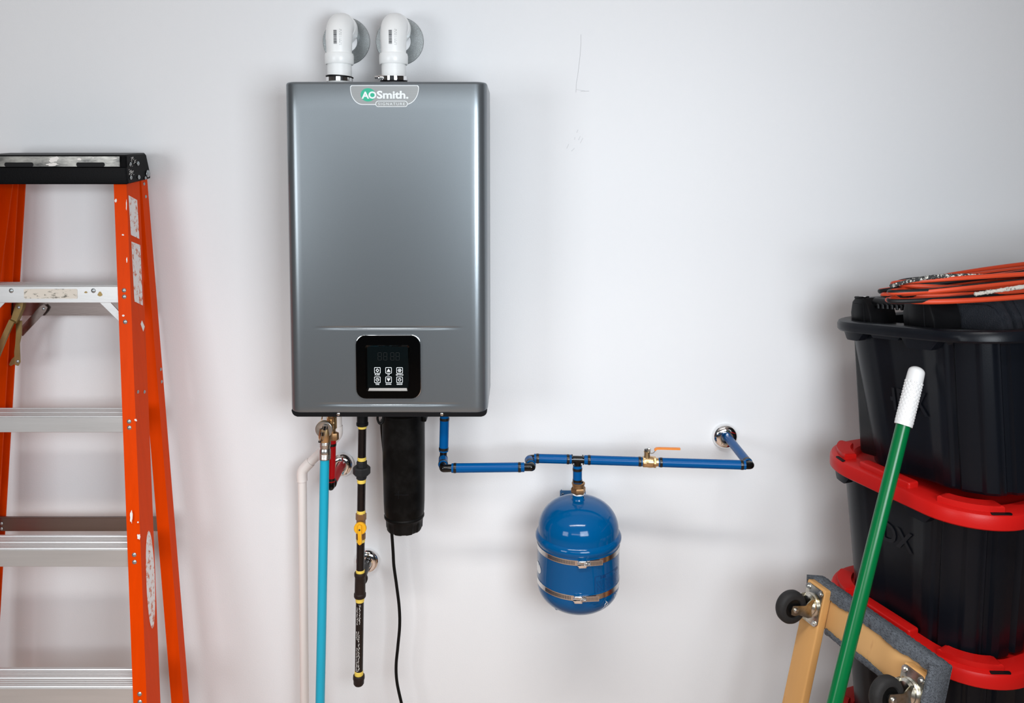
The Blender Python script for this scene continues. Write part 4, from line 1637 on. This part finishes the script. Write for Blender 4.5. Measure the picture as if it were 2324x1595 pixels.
def tote_section(f, out=0.0):
    """outline of the body at height fraction f (0 foot, 1 rim) with vertical ribs and fluted corners"""
    ins = 0.034 + 0.022 * (1 - f) - out
    xa, xb, ya, yb = ins, TL - ins, -TW + ins, -ins
    r = RBD
    pts = []

    def side(p, q, nrm, ribs):
        n_ = 40
        for k in range(n_ + 1):
            t = k / n_
            d = sum(bump_at(t, c, hw, dep) for c, hw, dep in ribs)
            pts.append((p[0] + (q[0] - p[0]) * t + nrm[0] * d, p[1] + (q[1] - p[1]) * t + nrm[1] * d))

    def corner(cx, cy, a0, flutes=True):
        n_ = 60
        for k in range(1, n_):
            a = 90 * k / n_
            d = bump_at(a, 7, 6, -.005) + bump_at(a, 46, 11, .005) + bump_at(a, 66, 6, -.008)
            if not flutes:
                d = 0.0
            b = R(a0 + a)
            pts.append((cx + (r + d) * math.cos(b), cy + (r + d) * math.sin(b)))
    sd = [(.5, .40, -.006)]
    fd = [(.12, .04, -.008), (.5, .2, -.006), (.88, .04, -.008)]
    side((xa, yb - r), (xa, ya + r), (-1, 0), sd)
    corner(xa + r, ya + r, 180)
    side((xa + r, ya), (xb - r, ya), (0, -1), fd)
    corner(xb - r, ya + r, 270)
    side((xb, ya + r), (xb, yb - r), (1, 0), sd)
    corner(xb - r, yb - r, 0)
    side((xb - r, yb), (xa + r, yb), (0, 1), fd)
    corner(xa + r, yb - r, 90, False)
    return pts


def rim_x(y, i):
    """x of the left outer edge of the rim, inset i, at local y (curves in toward both ends)"""
    r = RL - i * .6
    if y > -i - r:
        c = -i - r
    elif y < -TW + i + r:
        c = -TW + i + r
    else:
        return i
    return i + r - math.sqrt(max(0, r * r - (y - c) ** 2))


def make_tote(name, label, H, open_top, group):
    t = thing(name, label, 'storage tote', (0, 0, 0), group=group)
    g = G()
    zr_ = H - (0.024 if open_top else 0.034)
    fs_ = [0.0, .02, .25, .5, .75, 1.0]
    loops = [[(x, y, zr_ * f) for x, y in tote_section(f, -.004 if f == 0 else 0)] for f in fs_]
    if open_top:
        inner = [[(x, y, max(.004, zr_ * f)) for x, y in tote_section(f, -.004)] for f in fs_[::-1]]
        g.loft(loops + inner, m_tote)
    else:
        g.loft(loops, m_tote)
    rim_o = lambda i, z: [(x, y, z) for x, y in rrect(i, -TW + i, TL - i, -i, RL - i * .6, 14)]
    g.obj('body', t, local=True, sharp=35)

    # tabs of the skirt that hang below the rim and follow its curve
    def tab(y0_, y1_, drop, s0, s1):
        G_ = G()
        lo = []
        n_ = 14
        ys = [y0_ + (y1_ - y0_) * k / n_ for k in range(n_ + 1)]
        for y in ys:
            e = min(1.0, abs(y - y0_) / s0 if s0 else 1, abs(y - y1_) / s1 if s1 else 1)
            x = rim_x(y, .007)
            zb2 = zr_ - drop * e
            lo.append([(x, y, zr_ + .004), (x + .001, y, zb2), (x + .022, y, zb2), (x + .022, y, zr_ + .004)])
        G_.loft(lo, m_tote)
        G_.obj('rim_tab', t, local=True)
    if open_top:
        tab(-0.080, -0.148, .018, .012, .016)
        tab(-0.170, -0.248, .007, .004, .004)
        tab(-0.252, -0.342, .020, .012, .018)
    else:
        tab(-0.072, -0.132, .018, .012, .014)
        tab(-0.280, -0.350, .018, .014, .014)
    if open_top:
        g = G()
        g.loft([rim_o(.004, zr_), rim_o(.001, zr_ + .004), rim_o(.001, H - .008), rim_o(.004, H - .002), rim_o(.009, H), rim_o(.030, H), rim_o(.036, H - .004), rim_o(.038, zr_ - .01), rim_o(.034, zr_)], m_tote, cap0=False, cap1=False)
        g.obj('rim', t, local=True, sharp=40)
        return t
    # lid: rim, sunken top, raised stacking lugs and slots
    g = G()
    L3 = [rim_o(.004, zr_ + .001), rim_o(.001, zr_ + .004), rim_o(.001, H - .010), rim_o(.004, H - .003), rim_o(.010, H), rim_o(.046, H), rim_o(.050, H - .004), rim_o(.052, H - .014)]
    g.loft(L3, m_lid, cap0=True, cap1=True)
    lid = g.obj('lid', t, local=True, sharp=40)
    lid['label'] = 'red snap-on lid'

    def lug(outline):
        G_ = G()
        G_.prism(outline, H - .006, H + .012, m_lid, bev=.004, seg=3)
        G_.obj('stacking_lug', lid, local=True)
    lug(rrect(.016, -.288, .046, -.150, .006, 4))
    lug(rrect(.225, -TW + .016, TL - .225, -TW + .046, .006, 4))
    lug(rrect(TL - .046, -.288, TL - .016, -.150, .006, 4))

    def clug(cx, cy, a0, a1):
        o_, i_ = [], []
        for k in range(13):
            a = R(a0 + (a1 - a0) * k / 12)
            o_.append((cx + (RL - .016) * math.cos(a), cy + (RL - .016) * math.sin(a)))
            i_.append((cx + (RL - .046) * math.cos(a), cy + (RL - .046) * math.sin(a)))
        lug(o_ + i_[::-1])
    clug(RL, -TW + RL, 190, 252)
    clug(RL, -RL, 112, 168)
    clug(TL - RL, -TW + RL, 288, 350)
    clug(TL - RL, -RL, 10, 70)
    for (ca, rr2, hw, cy) in ((247, RL - .011, .020, -TW + RL), (165, RL - .010, .016, -RL)):
        g = G()
        M = Matrix.Translation((RL + rr2 * math.cos(R(ca)), cy + rr2 * math.sin(R(ca)), 0)) @ Matrix.Rotation(R(ca - 90), 4, 'Z')
        g.prism(rrect(-hw, -.004, hw, .004, .0025, 3), H - .002, H + .0006, m_rubber, M)
        g.obj('lid_slot', lid, local=True)
    return t


def ex(th):
    return Vector((math.cos(th), math.sin(th), 0)), Vector((-math.sin(th), math.cos(th), 0))


z1, z2, z3 = at(1901, 727, YTO).z, at(1888, 1031, YTO).z, at(1893, 1331, YTO).z
HT = (z1 - z3) / 2 + .0120


def emboss(t, s, yc, zc2, wd, ht):
    """raised letters on the left side of a tote, reading toward the viewer"""
    G_ = G()
    M = basis((.0618, 0, 0), (0, -1, 0), (-.075, 0, 1), (-1, 0, -.075))
    G_.text(s, m_emb, (-yc - wd / 2, zc2 - ht / 2, -yc + wd / 2, zc2 + ht / 2), M, .0022, bold=0.02)
    G_.obj('embossed_lettering', t, local=True)


SHIFT = .068


def place(t, px, py, th, ztop, H, tilt=0.0):
    # the lid's rounded far corner lies inside the sharp corner, which is set back along the side
    p = at(px, py, YTO)
    a, b = ex(th)
    rot = Matrix.Rotation(th, 4, 'Z') @ Matrix.Rotation(tilt, 4, 'X')
    t.location = Vector((p.x, YTO, ztop)) + a * -.012 + rot @ Vector((0, SHIFT, 0)) - rot @ Vector((0, 0, H))
    t.rotation_euler = (tilt, 0, th)


tote_open = make_tote('storage_tote', 'open black storage tote on top of the stack, holding black tool cases', HT, True, 'storage totes stacked by the wall')
TH1 = R(21.7)
TILT = R(-6.3)        # its near end rides up on the lid's lugs
place(tote_open, 1900, 727, TH1, z1, HT, TILT)
emboss(tote_open, 'HDX', -.215, .165, .115, .050)
tote2 = make_tote('storage_tote', 'black storage tote with bright red lid directly under the open tote', HT, False, 'storage totes stacked by the wall')
place(tote2, 1884, 1031, TH_, z2, HT)
emboss(tote2, 'HDX', -.215, .20, .125, .045)
tote3 = copy_tree(tote2)
tote3['label'] = 'black storage tote with red lid behind the wooden dolly, third in the stack'
place(tote3, 1886, 1331, TH_, z3, HT)
for ch in list(tote3.children):
    if ch.name.startswith('embossed'):
        bpy.data.objects.remove(ch)
tote4 = copy_tree(tote3)
tote4['label'] = 'black storage tote standing on the floor at the foot of the stack behind the dolly'
tote4.location.z = 0.0

# ------------------------------------------------------------------ tool cases in the open tote (built in the tote's axes)
a1, b1 = ex(TH1)
MT = Matrix.Translation(tote_open.location) @ Matrix.Rotation(TH1, 4, 'Z') @ Matrix.Rotation(TILT, 4, 'X')
TC = tote_open.location


def case_thing(name, label, x, y):
    return thing(name, label, 'tool case', MT @ Vector((x, y, .006)))


case = case_thing('tool_case', 'black tool case with carry handle standing in the open tote', .1, -TW / 2)
g = G()
g.box((.100, -.205, HT * .5 + .004), (.075, .290, HT * .92), m_case2, .010, 2, M=MT)
g.obj('case_shell', case)
zt0 = HT - .012
for (yc, wd, up) in ((-.092, .060, .062), (-.252, .080, .078)):
    g = G()
    w2 = wd / 2
    pr = [(-w2, 0), (-w2 * 1.02, up * .45), (-w2 * .80, up * .86), (-w2 * .5, up), (w2 * .35, up), (w2 * .75, up * .80), (w2, up * .35), (w2, 0)]
    # profile in (along -y, z), extruded across x with a chamfer
    Mq = MT @ basis((.136, yc, zt0), (0, -1, 0), (0, 0, 1), (-1, 0, 0))
    g.prism(pr[::-1] if False else pr[::-1], 0, .078, m_case2, Mq, bev=.006)
    Mq2 = MT @ basis((.060, yc, zt0), (0, -1, 0), (0, 0, 1), (-1, 0, 0))
    g.prism([(-w2 * .55, .004), (-w2 * .55, up * .80), (w2 * .45, up * .80), (w2 * .45, .004)][::-1], -.004, .005, m_case2, Mq2, bev=.003)
    blk = g.obj('latch_block', case)
    g = G()
    g.box((.074, yc + w2 * .25, zt0 + up + .0005), (.024, w2 * .8, .006), m_case2, .002, 2, M=MT)
    g.box((.068, yc - w2 * .05, zt0 + up + .0032), (.005, w2 * .7, .002), m_stain, .0005, 1, M=MT)
    g.obj('latch', blk)
g = G()
g.tube([MT @ Vector((.085, -.115, zt0 + .052)), MT @ Vector((.085, -.222, zt0 + .052))], .011, m_case2, 16)
for k in range(7):
    g.box((.0745, -.132 - .013 * k, zt0 + .044), (.006, .0065, .012), m_case2, .0015, 1, M=MT)
g.obj('carry_handle', case)

case2 = case_thing('tool_case', 'black textured tool case with chamfered ribs at the near corner of the open tote', .25, -.32)
g = G()
g.box((.28, -.33, HT * .5 + .004), (.24, .10, HT * .92), m_case, .012, 2, M=MT)
g.obj('case_shell', case2)


def ridge(xa_, wd, up, dy):
    Mq = MT @ basis((xa_, -.385, zt0 - .01), (0, 1, 0), (0, 0, 1), (1, 0, 0))
    pr = [(-.006 + dy, 0), (dy, up * .5), (.016 + dy, up * .9), (.030 + dy, up), (.11, up), (.11, 0)]
    G_ = G()
    G_.prism(pr, 0, wd, m_case, Mq, bev=.003)
    return G_.obj('shell_ridge', case2)


ridge(.142, .010, .062, .006)
ridge(.151, .014, .074, 0)
ridge(.167, .008, .070, .006)
ridge(.177, .017, .076, 0)
ridge(.196, .038, .078, 0)
ridge(.236, .020, .072, .016)
ridge(.258, .060, .098, 0)
ridge(.320, .120, .098, .004)

# ------------------------------------------------------------------ extension cord on top of the cases
cc = at(2335, 660, -0.47)
coil = thing('extension_cord', 'orange and black extension cord coiled on top of the tool cases', 'cord', cc)
ang = R(4)
e1_, e2_ = Vector((math.cos(ang), math.sin(ang), 0)), Vector((-math.sin(ang), math.cos(ang), 0))
rnd = random.Random(14)
zbase = at(2040, 691, -.50).z


def strand_mat(i, k):
    return m_cordk if (k + i // 46) % 12 in (0, 1, 2, 3) else m_cordo


NL = 11
pts = []
NP = 36
for l in range(NL):
    a_ = .335 + rnd.uniform(-.035, .012)
    b_ = .062 + rnd.uniform(-.025, .02)
    tw = rnd.uniform(-.10, .10)
    cz_ = l * .0056
    ox = rnd.uniform(-.012, .012)
    oy = rnd.uniform(-.02, .02)
    tiltx = rnd.uniform(.065, .095)
    ph = rnd.uniform(0, 6.28)
    for k in range(NP):
        t = 2 * math.pi * k / NP
        x_, y_ = a_ * math.cos(t) + ox, b_ * math.sin(t) + oy
        xr2, yr2 = x_ * math.cos(tw) - y_ * math.sin(tw), x_ * math.sin(tw) + y_ * math.cos(tw)
        z_ = zbase + .006 + cz_ * (0.55 + .45 * math.sin(t + ph)) + tiltx * max(0, xr2 + .30)
        pts.append(Vector((cc.x, cc.y, 0)) + e1_ * xr2 + e2_ * yr2 + Vector((0, 0, z_)))
# ease from loop to loop
sm = []
for i in range(len(pts)):
    lo_, hi_ = max(0, i - 4), min(len(pts), i + 5)
    q = sum((pts[j] for j in range(lo_, hi_)), Vector()) / (hi_ - lo_)
    sm.append(q)
g = G()
g.tube(smooth_path(sm, 2), .0054, m_cordo, 12, colors=strand_mat)
g.obj('cable', coil, sharp=60)
g = G()
rp = smooth_path([at(2210, 668, -.60), at(2240, 663, -.61), at(2280, 657, -.62), at(2330, 650, -.62), at(2380, 648, -.60)], 12)
g.tube(rp, [.0015] + [.0030 + .0016 * rnd.random() for _ in rp[1:]], m_fray, 10)
tag(g.obj('frayed_rope', loc=at(2280, 657, -.62)), 'off-white frayed rope end under the orange cord coil', 'rope')
g = G()
rp = smooth_path([at(2020, 650, -.52), at(2050, 641, -.525), at(2090, 632, -.53), at(2130, 627.5, -.53), at(2180, 625, -.53), at(2215, 626, -.53), at(2262, 628, -.52)], 12)
g.tube(rp, [.0035 + .0012 * rnd.random() for _ in rp], m_fray2, 10)
tag(g.obj('worn_black_rope', loc=at(2130, 627, -.37)), 'worn black rope with white fray along the top of the cord coil', 'rope')

# ------------------------------------------------------------------ wooden moving dolly
PH = R(19)
da = Vector((math.sin(PH), -math.cos(PH), 0))
nh = Vector((-math.cos(PH), -math.sin(PH), 0))
LEAN = R(13)
du = Vector((0, 0, 1)) * math.cos(LEAN) - nh * math.sin(LEAN)
dn_ = nh * math.cos(LEAN) + Vector((0, 0, 1)) * math.sin(LEAN)
YDo = -0.30
top = at(1833, 1312, YDo)
LH = top.z / math.cos(LEAN)
foot = top - du * LH
dolly = thing('moving_dolly', 'wooden moving dolly with carpeted edges and casters leaning against the red-lidded totes', 'dolly', foot)
MD = basis(foot, da, du, dn_)         # local: x along the short side toward the camera, y up the long boards, z out of the face
dolly.matrix_world = MD
LW = 0.352
BW = 0.060
CB = 0.086
g = G()
g.box((BW / 2, LH / 2, -.011), (BW, LH, .022), m_wood, .004, 3)
g.obj('long_board', dolly, local=True)
g = G()
g.box((LW - BW / 2, LH / 2 - .012, -.011), (BW, LH - .024, .022), m_wood, .004, 3)
g.obj('long_board', dolly, local=True)
for yy in (LH - CB / 2 - .004, CB / 2):
    g = G()
    g.box((LW / 2, yy, -.034), (LW, CB, .022), m_wood2, .003, 2)
    g.obj('cross_board', dolly, local=True)
# carpet: an uneven strip wrapped round the upper edge of the frame and one along its underside
rnd = random.Random(31)


def carpet_strip(x0_, x1_, prof_fn, name):
    G_ = G()
    n_ = 70
    lo = []
    for k in range(n_ + 1):
        x = x0_ + (x1_ - x0_) * k / n_
        lo.append([(x, y + rnd.uniform(-.0009, .0009), z + rnd.uniform(-.0009, .0009)) for y, z in prof_fn(x)])
    G_.loft(lo, m_carpet)
    return G_.obj(name, dolly, local=True, sharp=75)


def top_wrap(x):
    d = .019 + .0018 * math.sin(x * 31) + .0015 * math.sin(x * 77 + 1)
    front = -.0225 if BW < x < LW - BW else -.0225
    return [(LH - d, front), (LH - d, front + .005), (LH + .002, front + .006), (LH + .006, front + .002), (LH + .007, -.047), (LH + .003, -.051), (LH - .07, -.051), (LH - .07, -.046), (LH + .001, -.045), (LH + .001, front - .001)]


carpet_strip(-.002, LW + .004, top_wrap, 'carpet_wrap')


def low_wrap(x):
    d = LH - CB - .004
    e = .006 + .0015 * math.sin(x * 45)
    return [(d + e, -.0225), (d + e, -.019), (d - .004, -.018), (d - .007, -.022), (d - .007, -.046), (d - .001, -.046), (d - .001, -.0225)]


carpet_strip(BW + .002, LW - BW - .002, low_wrap, 'carpet_wrap')
# carpet over the near end
G_ = G()
n_ = 40
lo = []
for k in range(n_ + 1):
    y = LH + .004 - .28 * k / n_
    q = [(LW - .006, .001), (LW + .001, .004), (LW + .006, .001), (LW + .007, -.044), (LW + .003, -.049), (LW - .02, -.049), (LW - .02, -.0455), (LW + .001, -.0455), (LW + .001, -.001), (LW - .006, -.0005)]
    lo.append([(x + rnd.uniform(-.0012, .0012), y, z + rnd.uniform(-.0012, .0012)) for x, z in q])
G_.loft(lo, m_carpet)
G_.obj('carpet_wrap', dolly, local=True, sharp=75)
# dark edge of carpet at the far top corner
G_ = G()
lo = []
for k in range(21):
    y = LH + .007 - .05 * k / 20
    lo.append([(-.004, y, -.046), (-.004, y, .001 - .012 * k / 20), (-.0005, y, .002 - .012 * k / 20), (-.0005, y, -.046)])
G_.loft(lo, m_carpet)
G_.obj('carpet_wrap', dolly, local=True, sharp=75)


def caster(x, y, sc=1.0, turn=0.0):
    """plate, swivel fork, wheel: three levels end at the dolly's part, so the wheel hangs under the plate"""
    z0 = 0.0
    M = Matrix.Translation((x, y, z0)) @ Matrix.Rotation(turn, 4, 'Z')
    M0 = Matrix.Translation((x, y, z0))
    g = G()
    g.prism(rrect(-.027, -.042, .027, .042, .009, 5), 0, .003, m_zplate, M0, bev=.001)
    pl = g.obj('caster_plate', dolly, local=True)
    for bx_, by_ in ((-.020, -.034), (.020, -.034), (-.020, .034), (.020, .034)):
        g = G()
        g.lathe([(0, .009), (.003, .009), (.0032, .005), (.0062, .005), (.0066, .003), (.0066, .0028)], m_ply, 10, M0 @ Matrix.Translation((bx_, by_, 0)))
        g.obj('bolt', pl, local=True)
    g = G()
    g.lathe([(0, .003), (.025, .003), (.026, .006), (.023, .009), (.0235, .013), (.018, .017), (0, .017)], m_zplate, 32, M)
    # fork legs: bent plates either side of the wheel; axle along local x
    hz, off = .060, -.008
    for sx in (-1, 1):
        X = sx * .0165
        pr = []
        base = [(-.022, .010), (.020, .010), (.016, .018), (.0, .030)]
        pts = [(.020, .012), (.018, .022), (.004, .036), (off + .010, hz + .010), (off, hz + .0125), (off - .010, hz + .010), (off - .0125, hz), (off - .010, hz - .012), (-.024, .022), (-.022, .012)]
        Mq = M @ basis((X - .0011, 0, 0), (0, 1, 0), (0, 0, 1), (1, 0, 0))
        g.prism(pts, 0, .0022, m_zplate, Mq)
    g.obj('swivel_fork', pl, local=True)
    g = G()
    Mw = M @ basis((0, off, hz), (0, 1, 0), (0, 0, 1), (1, 0, 0))
    rw, hw = .037, .0125
    g.lathe([(.020, -hw + .003), (.0225, -hw), (.030, -hw), (.0345, -hw + .0025), (rw, -hw + .007), (rw + .0005, 0), (rw, hw - .007), (.0345, hw - .0025), (.030, hw), (.0225, hw), (.020, hw - .003)], m_tyre, 48, Mw)
    g.lathe([(0, -hw - .002), (.008, -hw - .002), (.009, -hw + .002), (.0205, -hw + .003), (.0205, hw - .003), (.009, hw - .002), (.008, hw + .002), (0, hw + .002)], m_hub, 32, Mw)
    g.obj('wheel', pl, local=True)
    g = G()
    g.lathe([(0, -.022), (.0045, -.0215), (.0062, -.0185), (.0062, -.0178), (.003, -.0178), (.003, .0178), (.0062, .0178), (.0062, .0185), (.0045, .0215), (0, .022)], m_ply, 16, Mw)
    g.obj('axle_bolt', pl, local=True)
    return pl


caster(.031, LH - .046, turn=R(0))
caster(LW - .032, LH - .068, turn=R(6))
caster(.031, .06, turn=R(-10))
caster(LW - .032, .06, turn=R(5))

# ------------------------------------------------------------------ green pole with white grip
YBt = -0.475
p_top = at(2083, 832, YBt)
p_g = at(2052, 966, YBt - .026)
p_bot = at(1893, 1600, YBt - .150)
dirn = (p_top - p_bot).normalized()
p_foot = p_bot - dirn * (p_bot.z / dirn.z)
pole = thing('broom_pole', 'green pole with white dimpled grip leaning on the black totes', 'pole', p_foot)
g = G()
Lp = (p_top - p_foot).length
Lg = (p_top - p_g).length
Mp = axis(p_foot, dirn)
rp_ = .0140
g.lathe([(0, .002), (rp_, .002), (rp_, Lp - Lg + .01), (0, Lp - Lg + .01)], m_broom, 32, Mp)
g.obj('shaft', pole)
g = G()
b0 = Lp - Lg
pr = [(rp_, b0), (0.01728, b0), (0.01749, b0 + .004), (0.01707, b0 + Lg * .5), (0.01675, b0 + Lg * .72)]
pr += [(0.01664, b0 + Lg * .80), (0.01632, b0 + Lg * .88)]
pr += [(0.01611 * math.cos(R(q)), b0 + Lg * .905 + Lg * .095 * math.sin(R(q))) for q in range(10, 90, 10)] + [(0, b0 + Lg)]
g.lathe(pr, m_grip, 32, Mp)
for row in range(15):
    for c_ in range(14):
        a = 2 * math.pi * (c_ + .5 * (row % 2)) / 14
        z_ = b0 + .009 + row * Lg * .70 / 15
        Mb2 = Mp @ Matrix.Translation(((0.01690) * math.cos(a), (0.01690) * math.sin(a), z_)) @ Matrix.Rotation(a, 4, 'Z')
        g.lathe([(0, .0010), (.0018, .0008), (.0030, -.0003)], m_grip, 6, Mb2 @ basis((0, 0, 0), (0, 1, 0), (0, 0, 1), (1, 0, 0)))
o = g.obj('hand_grip', pole)
o['label'] = 'white dimpled grip'

# the totes' stack, cases and cords are placed; nothing else follows
